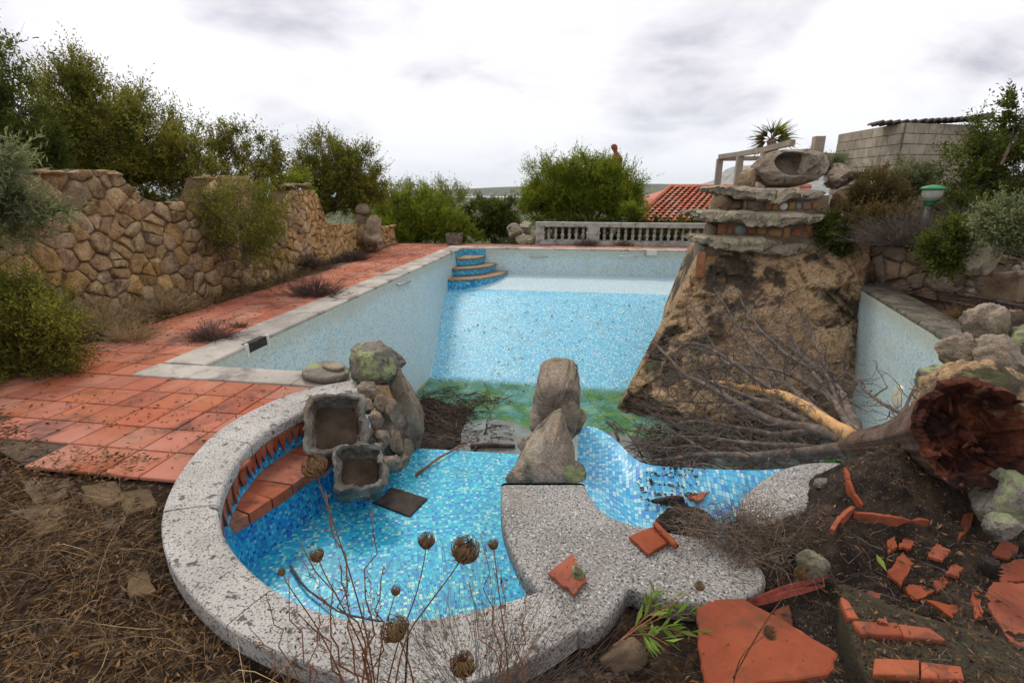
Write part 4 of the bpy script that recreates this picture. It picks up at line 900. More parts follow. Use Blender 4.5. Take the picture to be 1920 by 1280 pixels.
v, f = loft([[Vector((r_ * math.cos(a), r_ * math.sin(a), z * hB)) for a in (2 * math.pi * k / 10 for k in range(10))] for r_, z in prof])
bme = bpy.data.meshes.new('baluster'); bme.from_pydata([tuple(p) for p in v], [], f); bme.materials.append(m_bal); bme.polygons.foreach_set('use_smooth', [True] * len(bme.polygons))
for px in [1029 + 12.9 * i for i in range(6)] + [1133 + 13.4 * i for i in range(24)]:
    o = bpy.data.objects.new('baluster', bme); p = gy(px, 440, YB); o.location = Vector((p.x, YB, zb1)) - bal.location; link(o, bal)

# ------------------------------------------------------------------ tiled roof house below
YR = 22.; house = empty('tiled_house', gy(1290, 420, YR), 'house with red barrel tiled hip roof beyond the balustrade', 'house')
m_rooftile = M('roof_tile', [(.3, (.34, .10, .055)), (.7, (.50, .175, .10))], 3, 6, .8, .3, 30, .006, vary=.2, vary_hue=.012, spots=[((.12, .07, .05), 4, .56, .68, .6)])
r0, r1 = gy(1258, 352, YR + 1.6), gy(1520, 352, YR + 1.6); e0, e1 = gy(1185, 418, YR - 2.6), gy(1520, 418, YR - 2.6); w0 = gy(1205, 372, YR + 1.8)
r1.z = r0.z; e1.z = e0.z
mesh('roof', [e0, e1, r1, r0, gy(1205, 368, YR + 4)], [(0, 1, 2, 3), (0, 3, 4)], m_rooftile, house)
roof = [o for o in house.children if o.name.startswith('roof')][0]
mesh('wall', *box(((e0.x + e1.x) / 2 + .4, YR + 1, e0.z - 1.2), (e1.x - e0.x - .6, 5.5, 2.4)), m_bal, house)
up_ = (r0 - e0); n_rows = 15; slope = Vector((0, r0.y - e0.y, r0.z - e0.z)); sl = slope.length; sd_ = slope.normalized(); sn = Vector((0, -sd_.z, sd_.y))
tws = .235; tl_ = sl / n_rows
def barrel():
    rings = []
    for t, s in ((0, 1.), (1.12, .86)):
        rings.append([Vector((tws * .52 * s * math.cos(a), 0, tws * .36 * s * math.sin(a))) + Vector((0, t * tl_, .012 + .03 * (1 - t))) for a in (math.pi * k / 6 for k in range(7))])
    v, f = loft(rings, closed=False, cap=False); me = bpy.data.meshes.new('roof_tile'); me.from_pydata([tuple(p) for p in v], [], f); me.materials.append(m_rooftile); me.polygons.foreach_set('use_smooth', [True] * len(f)); return me
bt = barrel(); cnt = 0; ang = math.atan2(sd_.z, sd_.y); xmax = gy(1385, 380, YR).x
for j in range(n_rows):
    x = e0.x + up_.x * j / n_rows + .1; p0 = e0 + sd_ * (tl_ * j)
    while x < xmax + .9:
        if cnt >= 330: break
        o = bpy.data.objects.new('roof_tile', bt); o.rotation_euler = (ang, 0, rnd_.uniform(-.03, .03)); o.location = Vector((x + rnd_.uniform(-.01, .01), p0.y, p0.z)) - house.location; link(o, roof); x += tws; cnt += 1
v, f = tube([e0 + Vector((0, 0, .06)), r0 + Vector((0, 0, .06))], .10, 8); mesh('hip_ridge', v, f, m_rooftile, roof, True)
v, f = tube([r0 + Vector((0, 0, .05)), r1 + Vector((0, 0, .05))], .10, 8); mesh('ridge', v, f, m_rooftile, roof, True)

# ------------------------------------------------------------------ concrete block building
bb = empty('block_building', gy(1699, 330, 13.5), 'unrendered grey concrete block building under loose roof sheets', 'building')
m_block = M('concrete_block', [(.3, (.27, .23, .17)), (.7, (.42, .365, .28))], 5, 8, .95, .6, 50, .008, vary=.13, sat=.05, spots=[((.10, .075, .05), 2.2, .54, .68, .5)])
m_bmort = M('block_mortar', [(.3, (.11, .09, .07)), (.7, (.19, .16, .125))], 6)
c0 = gy(1699, 230, 13.5); c1 = gy(1575, 249, 16.1); c2 = gy(1836, 226, 14.3); zt = c0.z; zb = zt - 2.0
P4 = [Vector((c1.x, c1.y, 0)), Vector((c0.x, c0.y, 0)), Vector((c2.x, c2.y, 0))]
back = P4[0] + (P4[2] - P4[1])
v, f = loft([[Vector((p.x, p.y, z)) for p in (P4[0], P4[1], P4[2], back)] for z in (zb, zt)]); mesh('core_wall', v, f, m_bmort, bb)
def block_face(a, b, skip=None):
    t = (b - a); L = t.length; t = t / L; nrm = Vector((t.y, -t.x, 0)); nr = 9; bh = 2.0 / nr; bw = .43
    ra = math.atan2(t.y, t.x)
    for j in range(nr):
        u = (bw / 2 if j % 2 else 0) - bw / 2
        while u < L:
            s0, s1 = max(u, 0.01), min(u + bw, L - .01)
            if s1 - s0 > .08 and not (skip and skip((s0 + s1) / 2, j)):
                c = a + t * ((s0 + s1) / 2) + Vector((0, 0, zb + bh * (j + .5))) + nrm * .01; mesh('block', *box(c, (s1 - s0 - .014, .05, bh - .014), ra), m_block, bb)
            u += bw
block_face(P4[0], P4[1]); block_face(P4[1], P4[2])
m_roofs = M('roof_sheet', [(.3, (.05, .04, .035)), (.7, (.13, .10, .085))], 5, rough=.8)
for i, (a, b, dy) in enumerate(((1640, 1740, 0), (1720, 1800, .1), (1785, 1850, .2), (1812, 1850, .3))):
    p, q = gy(a, 234 - i * 3, 13.9 + dy), gy(b, 231 - i * 4, 13.9 + dy); n = 20; rings = []
    for yk in (-.25, .35): rings.append([p.lerp(q, k / n) + Vector((0, yk, .03 * math.sin(k * 2.1) + .05)) for k in range(n + 1)] + [p.lerp(q, k / n) + Vector((0, yk, .03 * math.sin(k * 2.1) + .01)) for k in range(n, -1, -1)])
    v, f = loft(rings); mesh('roof_sheet', v, f, m_roofs, bb)
wb = gy(1838, 238, 14.0); wc = gy(1960, 240, 13.6); o_ = mesh('shed_wall', *merge(loft([[Vector((p.x, p.y + dy, z)) for p, dy in ((wb, 1), (wc, 1), (wc, 1.2), (wb, 1.2))] for z in (zb, zt - .1)])), m_dark, bb)

# ------------------------------------------------------------------ pergola
pg = empty('pergola', gy(1400, 350, 16), 'bare concrete pergola of slim posts and beams behind the hollow boulder', 'pergola')
m_conc = M('pergola_concrete', [(.3, (.24, .19, .14)), (.7, (.38, .31, .24))], 5, bmp=.4)
def beam(name, p, q, w_, par):
    p, q = Vector(p), Vector(q); t = (q - p).normalized(); s = t.cross(Vector((0, 0, 1))) if abs(t.z) < .9 else t.cross(Vector((0, 1, 0))); s = s.normalized() * w_ / 2; u = s.cross(t).normalized() * w_ / 2
    v, f = loft([[e + s * a + u * b for a, b in ((-1, -1), (1, -1), (1, 1), (-1, 1))] for e in (p, q)]); return mesh(name, v, f, m_conc, par)
p1 = gy(1350, 298, 17.5); p2 = gy(1388, 293, 16.3); p3 = gy(1434, 285, 15); p4 = gy(1486, 272, 14)
for p in (p1, p2, p3): beam('post', (p.x, p.y, p.z - 1.3), p, .17, pg)
for p, q in ((p1, p2), (p2, p3), (p3, p4)): beam('beam', p + Vector((0, 0, .06)), q + Vector((0, 0, .06)), .13, pg)
beam('beam', p1 + Vector((0, 0, .0)), gy(1432, 297, 17.0), .12, pg)
p5 = gy(1536, 256, 14); beam('post', (p5.x, p5.y, p5.z - 1.0), p5, .22, pg); beam('beam', gy(1536, 291, 14.2), gy(1588, 294, 14.2), .12, pg)
# ornament behind the round tree
cp = gy(1155, 300, 21); d = depth(cp) / F; v, f = loft([[cp + Vector((ox + r_ * d * math.cos(a), r_ * d * math.sin(a), z * d)) for a in (2 * math.pi * k / 12 for k in range(12))] for r_, z, ox in ((9, -30, 0), (9, -10, .05), (10, 0, .05), (9, 6, .02), (5, 11, 0), (4, 16, -.05), (6, 20, -.08), (6, 25, -.1), (2, 28, -.1))])
tag(mesh('chimney_ornament', v, f, m_brick, None, True, origin=tuple(cp - Vector((0, 0, 30 * d)))), 'curved terracotta chimney figure rising behind the round tree', 'ornament')

# ------------------------------------------------------------------ garden lamp
lp = gy(1733, 420, 9.6); lm = empty('garden_lamp', lp, 'small garden lamp with green cap and frosted white shade', 'lamp')
m_green = M('green_enamel', [(.3, (.02, .16, .06)), (.7, (.05, .27, .11))], 9, rough=.35, bmp=.1); m_frost = M('frosted_shade', [(.3, (.40, .42, .36)), (.7, (.55, .57, .50))], 9, rough=.4, bmp=.1); m_post = M('lamp_post_grey', [(.3, (.10, .12, .12)), (.7, (.19, .21, .21))], 12)
hd = gy(1744, 380, 9.6); d = depth(hd) / F; ax = (hd - lp).normalized()
def spin(name, prof, mat, par, base=hd):
    v, f = loft([[base + Vector((r_ * d * math.cos(a), r_ * d * math.sin(a), z * d)) for a in (2 * math.pi * k / 20 for k in range(20))] for r_, z in prof]); return mesh(name, v, f, mat, par, True)
v, f = tube([lp - ax * .35, hd], [.05, .045], 10); mesh('post', v, f, m_post, lm, True)
spin('collar', [(7, -6), (9, -4), (10, 3), (12, 4)], m_green, lm); spin('shade', [(11, 4), (15, 12), (17, 22), (17, 24)], m_frost, lm); spin('cap', [(20, 23), (21, 25), (18, 28), (9, 31), (2, 32)], m_green, lm)
# ------------------------------------------------------------------ vegetation helpers (numpy)
def unit(a): return a / np.maximum(1e-9, np.linalg.norm(a, axis=-1, keepdims=True))
def leaves_on(base, dirs, ln, wd, rng, curl=.25):
    """one rhombic, slightly folded leaf per row: two triangles sharing the midrib -> quads of 4 verts"""
    n = len(base); side = unit(np.cross(dirs, rng.normal(size=(n, 3)))); L = (ln * rng.uniform(.6, 1.25, n))[:, None]; W = (wd * rng.uniform(.7, 1.2, n))[:, None]
    nr = np.cross(side, dirs); mid = base + dirs * L * .5 + nr * W * curl
    return np.stack([base, mid + side * W * .5, base + dirs * L, mid - side * W * .5], 1).reshape(-1, 3)
def sprigs(org, dirs, length, k, ln, wd, rng, spread=.9):
    n = len(org); t = (np.arange(k) + rng.uniform(0, 1, (n, k))) / k; Ls = (length * rng.uniform(.5, 1.3, n))[:, None]
    bend = rng.normal(size=(n, 3)) * .25
    P = org[:, None] + dirs[:, None] * (t * Ls)[..., None] + bend[:, None] * ((t * Ls) ** 2 / length)[..., None]
    D = unit(dirs[:, None] * .7 + spread * unit(rng.normal(size=(n, k, 3))) + np.array([0, 0, .15]))
    return leaves_on(P.reshape(-1, 3), D.reshape(-1, 3), ln, wd, rng)
def strands(P, rad, taper=True):
    """P (n,k,3) polylines -> thin 3-sided tubes as quads"""
    n, k, _ = P.shape; T = unit(np.gradient(P, axis=1)); ref = np.array([.31, .77, .55]); U = unit(np.cross(T, ref)); W = np.cross(T, U)
    rr = np.broadcast_to(np.asarray(rad, dtype=float).reshape(-1, 1, 1), (n, 1, 1)) * (np.linspace(1, .25, k) if taper else np.ones(k))[None, :, None]
    rg = [P + rr * (U * math.cos(a) + W * math.sin(a)) for a in (0, 2.094, 4.189)]
    q = [np.stack([rg[i][:, :-1], rg[(i + 1) % 3][:, :-1], rg[(i + 1) % 3][:, 1:], rg[i][:, 1:]], 2).reshape(-1, 3) for i in range(3)]
    # keep every strand's faces together
    q = [x.reshape(n, -1, 3) for x in q]; return np.concatenate(q, 1).reshape(-1, 3)
def blades(base, dirs, length, wd, rng, k=4, droop=.5):
    """flat grass blades as k-1 quads"""
    n = len(base); t = np.linspace(0, 1, k); L = (length * rng.uniform(.5, 1.3, n))[:, None]; bend = unit(rng.normal(size=(n, 3)) * np.array([1, 1, .15]))
    P = base[:, None] + dirs[:, None] * (t * L)[..., None] + bend[:, None] * (droop * L * t ** 2)[..., None] - np.array([0, 0, 1]) * (droop * .45 * L * t ** 2.5)[..., None]
    S = unit(np.cross(dirs, rng.normal(size=(n, 3))))[:, None] * (wd * rng.uniform(.6, 1.3, n))[:, None, None] * (1 - .85 * t)[None, :, None]
    A, B = P - S, P + S
    return np.stack([A[:, :-1], B[:, :-1], B[:, 1:], A[:, 1:]], 2).reshape(-1, 3)
def clump_points(clumps, n, rng, shell=.55):
    """points gathered in many small tufts spread over the shell of each clump"""
    w = np.array([c[1][0] * c[1][2] for c in clumps]); m = max(8, n // 16); idx = rng.choice(len(clumps), m, p=w / w.sum())
    C = np.array([tuple(c[0]) for c in clumps])[idx]; Rr = np.array([tuple(c[1]) for c in clumps])[idx]
    d = unit(rng.normal(size=(m, 3))); r = rng.uniform(shell ** 3, 1, m) ** (1 / 3)
    lump = 1 + .22 * np.sin(d[:, 0] * 5 + idx * 2.1) * np.sin(d[:, 2] * 6 + idx) + .14 * rng.normal(size=m)
    T = C + d * Rr * (r * lump)[:, None]; j = rng.integers(0, m, n); sg = np.minimum(Rr.min(1), .8)[j][:, None] * .16
    return T[j] + rng.normal(size=(n, 3)) * sg, d[j]
def pxclumps(L, Y, dep=.8):
    out = []
    for a in L:
        cx, cy, rx, ry = a[:4]; yy_ = a[4] if len(a) > 4 else Y
        c = gy(cx, cy, yy_); d = depth(c) / F; out.append((c, (rx * d, min(rx, ry) * d * dep, ry * d)))
    return out
def limb(name, p, q, r0, r1, seed, mat, parent, n=7, wob=.12):
    r = rnd(seed); p, q = Vector(p), Vector(q); L = (q - p).length; pts = [p.lerp(q, i / n) + Vector((r.uniform(-1, 1), r.uniform(-1, 1), r.uniform(-.5, .5))) * L * wob * .5 * math.sin(math.pi * i / n) for i in range(n + 1)]
    return tube(pts, [r0 + (r1 - r0) * i / n for i in range(n + 1)], 7, .08, seed)
def tree(name, label, cat, clumps, base, n, slen, k, ln, wd, mat, seed, group=None, boost=1.7, up=.35, trunk_r=.10, shell=.5, extra=None, fork=.45):
    n = int(n * boost); ln *= 1.15; wd *= 1.25; rng = np.random.default_rng(seed); base = Vector(base); t = empty(name, base, label, cat, group)
    cen = sum((Vector(c[0]) for c in clumps), Vector()) / len(clumps); fk = base.lerp(cen, fork)
    parts = [limb('', base, fk, trunk_r, trunk_r * .7, seed, None, None)]
    for i, c in enumerate(clumps):
        tip = Vector(c[0]) + Vector((0, 0, c[1][2] * .2)); parts.append(limb('', fk, tip, trunk_r * .5, trunk_r * .12, seed + i, None, None))
        for j in range(3):
            d_ = Vector((rng.normal(), rng.normal(), abs(rng.normal()))).normalized(); parts.append(limb('', fk.lerp(tip, .6), Vector(c[0]) + Vector((d_.x * c[1][0], d_.y * c[1][1], d_.z * c[1][2])) * .75, trunk_r * .22, trunk_r * .06, seed + 31 * i + j, None, None, 5))
    v, f = merge(*parts); mesh('trunk', v, f, m_bark, t, True)
    P, d = clump_points(clumps, n, rng, shell); D = unit(d * .8 + np.array([0, 0, up]) + rng.normal(size=(n, 3)) * .35)
    V_ = sprigs(P, D, slen, k, ln, wd, rng); quadmesh('crown', V_, 4, mat, t)
    nt_ = max(20, n // 9); i_ = rng.integers(0, n, nt_); q = np.linspace(0, 1, 4)[None, :, None]; quadmesh('bare_twigs', strands(P[i_][:, None] - D[i_][:, None] * slen * .8 + (D[i_] + rng.normal(size=(nt_, 3)) * .3)[:, None] * q * slen * 1.5, .004), 4, m_twig, t)
    return t
# trees behind the rubble wall
tree('pine_tree', 'tall dark tree in the top left corner behind the rubble wall', 'tree', pxclumps([(0, 140, 45, 62), (40, 215, 45, 50), (-40, 220, 70, 80), (0, 290, 70, 60), (60, 280, 45, 50)], 6.6), (-8.6, 6.6, .3), 1500, .26, 11, .055, .016, g_dark, 1, trunk_r=.13, shell=.35)
tree('wild_olive', 'broad olive green tree with upright shoots over the first wall pier', 'tree', pxclumps([(140, 210, 58, 62), (205, 240, 60, 62), (280, 270, 68, 65), (340, 310, 52, 50), (180, 310, 100, 60), (90, 300, 70, 60), (280, 340, 90, 45), (150, 160, 24, 34), (245, 205, 24, 34)], 8.3), (-10.2, 8.3, .3), 4200, .34, 13, .055, .015, g_pine, 2, up=.9, trunk_r=.14)
tree('wild_olive', 'sparse see-through olive tree between the first and second wall piers', 'tree', pxclumps([(440, 275, 40, 34), (490, 298, 32, 32), (400, 275, 34, 30), (500, 330, 28, 20), (440, 325, 50, 24)], 10.4), (-9.4, 10.4, .4), 900, .28, 9, .055, .018, g_pine, 3, up=.3, trunk_r=.09, shell=.3)
tree('wild_olive', 'dense green tree behind the third wall pier', 'tree', pxclumps([(620, 305, 38, 40), (660, 332, 44, 40), (588, 330, 34, 34), (690, 365, 32, 28), (640, 370, 50, 25)], 14.2), (-8.3, 14.2, .2), 2400, .36, 13, .06, .02, g_pine, 4, up=.6, trunk_r=.12)
tree('wild_olive', 'low bright bush between the second and third wall piers', 'bush', pxclumps([(510, 350, 35, 18), (555, 350, 28, 16)], 11.5, .8), (-8.2, 11.5, .6), 500, .25, 10, .055, .02, g_bright, 5, trunk_r=.05)
# beyond the far pool end
tree('shrub', 'wide bushy shrub left of the stone planter', 'shrub', pxclumps([(770, 410, 48, 40), (735, 395, 35, 38), (800, 400, 40, 42), (760, 438, 45, 25)], 17.3), (-6.6, 17.3, -.6), 1900, .32, 12, .06, .022, g_bright, 6, trunk_r=.07)
tree('shrub', 'tall loose yellowish shrub showing the sea behind it', 'shrub', pxclumps([(825, 370, 30, 35), (850, 390, 30, 40), (770, 368, 30, 22), (835, 425, 40, 30)], 18.6), (-5.8, 18.6, -.8), 1300, .30, 10, .06, .02, g_yellow, 7, trunk_r=.07, up=.7, shell=.35)
tree('shrub', 'light green leafy bush directly behind the stone planter', 'shrub', pxclumps([(845, 428, 38, 28), (820, 440, 30, 20), (875, 445, 20, 16)], 17.0), (-4.8, 17.0, -.5), 900, .25, 11, .055, .022, g_bright, 8, trunk_r=.05)
tree('round_tree', 'small round dark green tree between the planter and the balustrade', 'tree', pxclumps([(920, 405, 40, 34), (905, 415, 28, 26), (940, 415, 24, 26)], 18.2), (-3.4, 18.2, -1.0), 1500, .22, 12, .06, .024, g_dark, 9, trunk_r=.08)
tree('mastic_tree', 'large dense rounded green tree behind the balustrade', 'tree', pxclumps([(1095, 335, 52, 36), (1045, 355, 52, 40), (1145, 352, 46, 40), (1020, 378, 36, 32), (1172, 380, 28, 32), (1090, 388, 90, 28)], 18.6, .9), (.3, 18.6, -.9), 6200, .34, 13, .06, .022, g_bright, 10, up=.6, trunk_r=.16)
tree('oleander', 'small flowering bush over the balustrade beside the round tree', 'bush', pxclumps([(1185, 402, 20, 16)], 17.2), (1.9, 17.2, -.4), 260, .2, 10, .06, .02, g_bright, 11, trunk_r=.03)
for i, (x_, y_, Y_) in enumerate(((700, 400, 19.5), (960, 440, 19), (730, 440, 16.6))):
    tree('scrub_bush', ('dark bush at the end of the rubble wall', 'grey green bush behind the jagged stones', 'low bush beside the stone sculpture')[i], 'bush', pxclumps([(x_, y_, 36, 30), (x_ + 12, y_ + 8, 28, 22)], Y_), (gy(x_, y_, Y_).x, Y_, -1), 700, .26, 10, .055, .02, (g_pine, g_olive, g_bright)[i], 50 + i, trunk_r=.05)
tree('hedge', 'dark hedge growing close behind the balusters', 'hedge', pxclumps([(px + dx_, 432 + dy_, 24, 19) for px in (1040, 1075, 1110, 1150, 1190, 1230, 1270, 1310) for dx_, dy_ in ((0, 0), (14, 8))], 17.3), (gy(1160, 440, 17.3).x, 17.3, -.9), 2600, .2, 10, .06, .025, g_dark, 80, trunk_r=.03, shell=.2, fork=.2)
# yellowing creeper on the balustrade
rng = np.random.default_rng(12); cr_ = []
for px in np.arange(1195, 1330, 13.4): p = gy(px + 2, 438, YB + .12); cr_.append((p, (.09, .06, .22)))
P_, d_ = clump_points(cr_, 420, rng, .2); cv = empty('creeper', cr_[0][0] - Vector((0, 0, .3)), 'yellow green creeper hanging between the balusters', 'climbing plant'); quadmesh('foliage', sprigs(P_, unit(d_ + [0, 0, -.3]), .1, 6, .06, .035, rng), 4, g_yellow, cv)
v, f = merge(*[limb('', gy(1200 + 27 * i, 452, YB + .15), gy(1205 + 27 * i, 420, YB + .15), .012, .008, i, None, None) for i in range(6)]); mesh('stem', v, f, m_twig, cv)
# palm
pb = gy(1448, 292, 16.8); palm = empty('palm_tree', pb - Vector((0, 0, 1.5)), 'wind blown fan palm behind the pergola', 'palm')
v, f = tube([pb - Vector((0, 0, 1.6)), pb + Vector((0, 0, .15)), gy(1446, 262, 16.8)], [.16, .14, .12], 9, .1); mesh('trunk', v, f, m_bark, palm, True)
rng = np.random.default_rng(4); pc = gy(1446, 262, 16.8)
for i, (dx_, dz_, m_) in enumerate(((-.55, .1, g_brown), (-.45, .35, g_brown), (-.15, .6, g_olive), (.25, .65, g_bright), (.55, .5, g_bright), (.65, .2, g_bright), (.5, -.1, g_olive), (-.5, -.2, g_brown), (.15, .3, g_olive), (.6, .0, g_brown))):
    D0 = Vector((dx_, rng.uniform(-.35, .35), dz_)); hub = pc + D0 * .28; n = 34
    an = rng.uniform(-.75, .75, n); sd = D0.cross(Vector((0, 1, 0))).normalized(); dirs = np.array([tuple((D0.normalized() * math.cos(a) + sd * math.sin(a) + Vector((.18, rng.uniform(-.3, .3), 0))).normalized()) for a in an])
    V_ = blades(np.repeat(np.array([tuple(hub)]), n, 0), dirs, .40, .022, rng, 5, .35); fr = quadmesh('frond', V_, 4, m_, palm)
    v, f = tube([pc, hub], [.02, .012], 5); mesh('leaf_stalk', v, f, m_stem, fr)
# right-hand garden
def shrubpx(name, label, cl, Y, base_dz, n, slen, k, ln, wd, mat, seed, cat='shrub', at=None, **kw):
    c = pxclumps(cl, Y); b = Vector(c[0][0]); low = min(Vector(q[0]).z - q[1][2] for q in c); return tree(name, label, cat, c, at or (b.x, b.y, low - base_dz), n, slen, k, ln, wd, mat, seed, **kw)
shrubpx('leafy_tree', 'dark leafy tree with spreading branches at the right edge', [(1840, 300, 50, 50), (1890, 280, 60, 45), (1900, 340, 70, 60), (1810, 345, 40, 30), (1860, 380, 60, 35)], 10.6, .5, 1500, .28, 9, .05, .02, g_dark, 20, 'tree', trunk_r=.07, shell=.3)
shrubpx('leafy_tree', 'thin sprig of leaves against the sky in the upper right corner', [(1905, 205, 18, 26), (1925, 230, 25, 20)], 8.6, .4, 110, .2, 9, .05, .022, g_dark, 21, 'tree', trunk_r=.02, shell=.2)
shrubpx('juniper', 'brown dying juniper clump right of the smooth oval boulder', [(1640, 350, 38, 26), (1630, 380, 36, 26), (1670, 375, 26, 26)], 10.6, .1, 1400, .16, 14, .035, .010, g_brown, 22, trunk_r=.04)
shrubpx('spiky_shrub', 'pale grass tuft over the smooth oval boulder', [(1560, 318, 28, 14)], 11.3, .1, 260, .22, 10, .06, .010, g_olive, 23, trunk_r=.02, up=1.2)
for i, (cl, Y_, m_, lab) in enumerate((([(1680, 430, 45, 20), (1640, 415, 35, 18)], 9.9, g_brown, 'grey brown scrub on top of the boulder retaining wall'), ([(1700, 345, 45, 30)], 11.5, g_olive, 'pale dry bush below the concrete block wall'), ([(1810, 410, 40, 28), (1860, 420, 45, 25)], 9.4, g_dark, 'dark undergrowth right of the garden lamp'), ([(1895, 420, 40, 30)], 7.4, g_olive, 'yellowing spiky plant above the pale stone wall'), ([(1778, 465, 22, 34)], 8.0, g_dark, 'green shrub hanging over the pale stone wall'), ([(1560, 445, 25, 30), (1545, 430, 18, 15)], 10.25, g_dark, 'moss and fern tuft beside the middle ledge'))):
    shrubpx('scrub_bush', lab, cl, Y_, .1, 650, .22, 9, .05, .016, m_, 30 + i, trunk_r=.03, shell=.25)
# in front of the rubble wall
shrubpx('wall_shrub', 'tall thin leaved shrub growing in front of the rubble wall', [(450, 415, 75, 50), (430, 465, 65, 38), (505, 455, 50, 45), (390, 440, 45, 50), (480, 395, 45, 35)], 7.7, .0, 900, .42, 10, .045, .014, g_pine, 40, shell=.1, up=.9, trunk_r=.03)
shrubpx('foreground_shrub', 'dense green shrub at the left edge beside the deck', [(30, 640, 85, 85), (65, 705, 60, 55), (5, 585, 70, 55), (100, 645, 38, 65)], 3.9, .05, 1900, .26, 12, .034, .011, g_pine, 41, shell=.35, up=.5, trunk_r=.04)
shrubpx('olive_branch', 'silvery olive foliage overhanging the wall at the left edge', [(-10, 310, 55, 25), (15, 395, 70, 30), (60, 385, 40, 16), (-20, 350, 50, 50)], 4.6, .9, 420, .30, 11, .075, .014, g_olive, 42, 'tree', shell=.2, trunk_r=.03, at=gy(-160, 520, 4.6))
def tuft(name, label, cx, cy, wpx, hpx, z, n, mat, seed, rad=.0022, cat='dry plant', straight=.45):
    c = gz(cx, cy + hpx * .4, z); d = depth(c) / F; rng = np.random.default_rng(seed); a = wpx / 2 * d; h = hpx * d
    e = rng.normal(size=(n, 3)) * .35; B = np.array([c.x, c.y, z]) + np.stack([e[:, 0] * a, e[:, 1] * a * .6, np.zeros(n)], 1); D = unit(np.stack([e[:, 0] * 2.6 + rng.normal(size=n) * .3, e[:, 1] * 2.0 + rng.normal(size=n) * .4, np.abs(rng.normal(size=n)) * .6 + .35], 1)); L = h * rng.uniform(.5, 1.2, n); k = 5; t = np.linspace(0, 1, k)
    W = np.cumsum(rng.normal(size=(n, k, 3)) * .07, 1); P = B[:, None] + D[:, None] * (t[None] * L[:, None])[..., None] + W * L[:, None, None] * t[None, :, None]
    # side twigs
    k2 = n * 3; i2 = rng.integers(0, n, k2); t2 = rng.uniform(.3, .95, k2); b2 = B[i2] + D[i2] * (t2 * L[i2])[:, None]; d2 = unit(D[i2] + rng.normal(size=(k2, 3)) * .6); P2 = b2[:, None] + d2[:, None] * (np.linspace(0, .3, k)[None] * L[i2][:, None])[..., None]
    V_ = np.concatenate([strands(P, rad), strands(P2, rad * .6)]); return tag(quadmesh(name, V_, 4, mat, origin=(c.x, c.y, z)), label, cat)
tuft('dry_tuft', 'large dark dry tuft on the deck beside the long coping', 588, 540, 105, 34, 0, 420, m_tuft, 1, .004)
tuft('dry_tuft', 'small dark dry tuft on the deck nearest the coping corner', 398, 622, 72, 36, 0, 260, m_tuft, 2, .003)
tuft('dry_tuft', 'blackish dry bush at the foot of the rubble wall', 560, 490, 80, 34, 0, 420, m_tuft, 3, .005)
tuft('dry_tuft', 'brown dry bush in front of the stone sculpture', 655, 448, 90, 42, .02, 500, m_tuft, 4, .007)
tuft('dry_tuft', 'dry brown tuft at the far end of the deck strip', 660, 480, 60, 20, .0, 260, m_tuft, 5, .006)
tuft('dry_tuft', 'low dry plant at the foot of the balustrade post', 1098, 455, 46, 14, .0, 160, m_tuft, 6, .006); tuft('dry_tuft', 'pale dry plant in front of the middle balusters', 1172, 456, 36, 12, .0, 120, m_drygrass, 7, .006)
tuft('dry_tuft', 'grey twiggy scrub beneath the garden lamp', 1690, 435, 110, 60, .85, 500, m_twig, 8, .004); tuft('dry_tuft', 'leafless twig bush right of the garden lamp', 1810, 430, 90, 80, .85, 400, m_twig, 9, .004)
tuft('dry_tuft', 'straw coloured tuft on the coping at the right pool corner', 1800, 585, 40, 30, .05, 160, m_drygrass, 10, .003)
tuft('dry_tuft', 'grey thorny dry shrub at the lower edge beside the basin coping', 900, 1240, 330, 260, -.02, 420, m_twig, 11, .0011)
for i, (x_, y_, w_, h_, lb) in enumerate(((300, 560, 90, 60, 'straw coloured dry brush at the wall foot below the first pier'), (200, 590, 90, 70, 'tall dry brush beside the dense green shrub'), (420, 520, 90, 40, 'dry brush under the tall wall shrub'), (250, 620, 80, 40, 'low dry brush at the edge of the deck'), (510, 500, 70, 30, 'dry brush between the wall shrub and the blackish bush'))): tuft('dry_tuft', lb, x_, y_, w_, h_, .0, 220, m_straw2, 60 + i, .003)
tuft('dry_tuft', 'tiny dry sprout in a deck joint by the long coping', 448, 608, 30, 14, 0, 50, m_tuft, 12, .003)
# dry grass along the wall foot and over the lower left ground
rng = np.random.default_rng(77)
def scatter(poly, n):
    out = []; xs_ = [p[0] for p in poly]; ys_ = [p[1] for p in poly]
    while len(out) < n:
        x, y = rng.uniform(min(xs_), max(xs_)), rng.uniform(min(ys_), max(ys_))
        if inpoly((x, y), poly): out.append((x, y))
    return out
def grass(name, poly, n, L, wd, mat, lean, label, droop=.6, z0=None, dens=None):
    pts = [p for p in scatter(poly, n) if not dens or dens(*p)]; B = np.array([(x, y, (hgt(x, y) if z0 is None else z0) - .01) for x, y in pts]); D = unit(np.stack([rng.normal(size=len(B)) * lean, rng.normal(size=len(B)) * lean, np.abs(rng.normal(size=len(B))) * .5 + .45], 1))
    return tag(quadmesh(name, blades(B, D, L, wd, rng, 5, droop), 4, mat), label, 'grass', kind='stuff')
strip = [(-6.2, 3.4), (-5.5, 3.5), (-5.4, 4.6), (-5.5, 6), (-5.55, 9), (-5.65, 12), (-6.0, 15.4), (-6.35, 15.4), (-6.25, 9), (-6.3, 5)]
grass('grass', strip, 6500, .24, .004, m_drygrass, .5, 'dry straw coloured grass along the foot of the rubble wall', dens=lambda x, y: noise.noise(Vector((x * 1.5, y * 1.1, 0))) > -.25)
fgp = [(-2.9, .85), (-3.9, 2.2), (-3.3, 2.35), (-2.75, 2.3), (-2.36, 2.2), (-2.12, 1.9), (-1.78, 1.6), (-1.3, 1.36), (-.8, 1.24), (-.3, 1.28), (-.3, .8)]
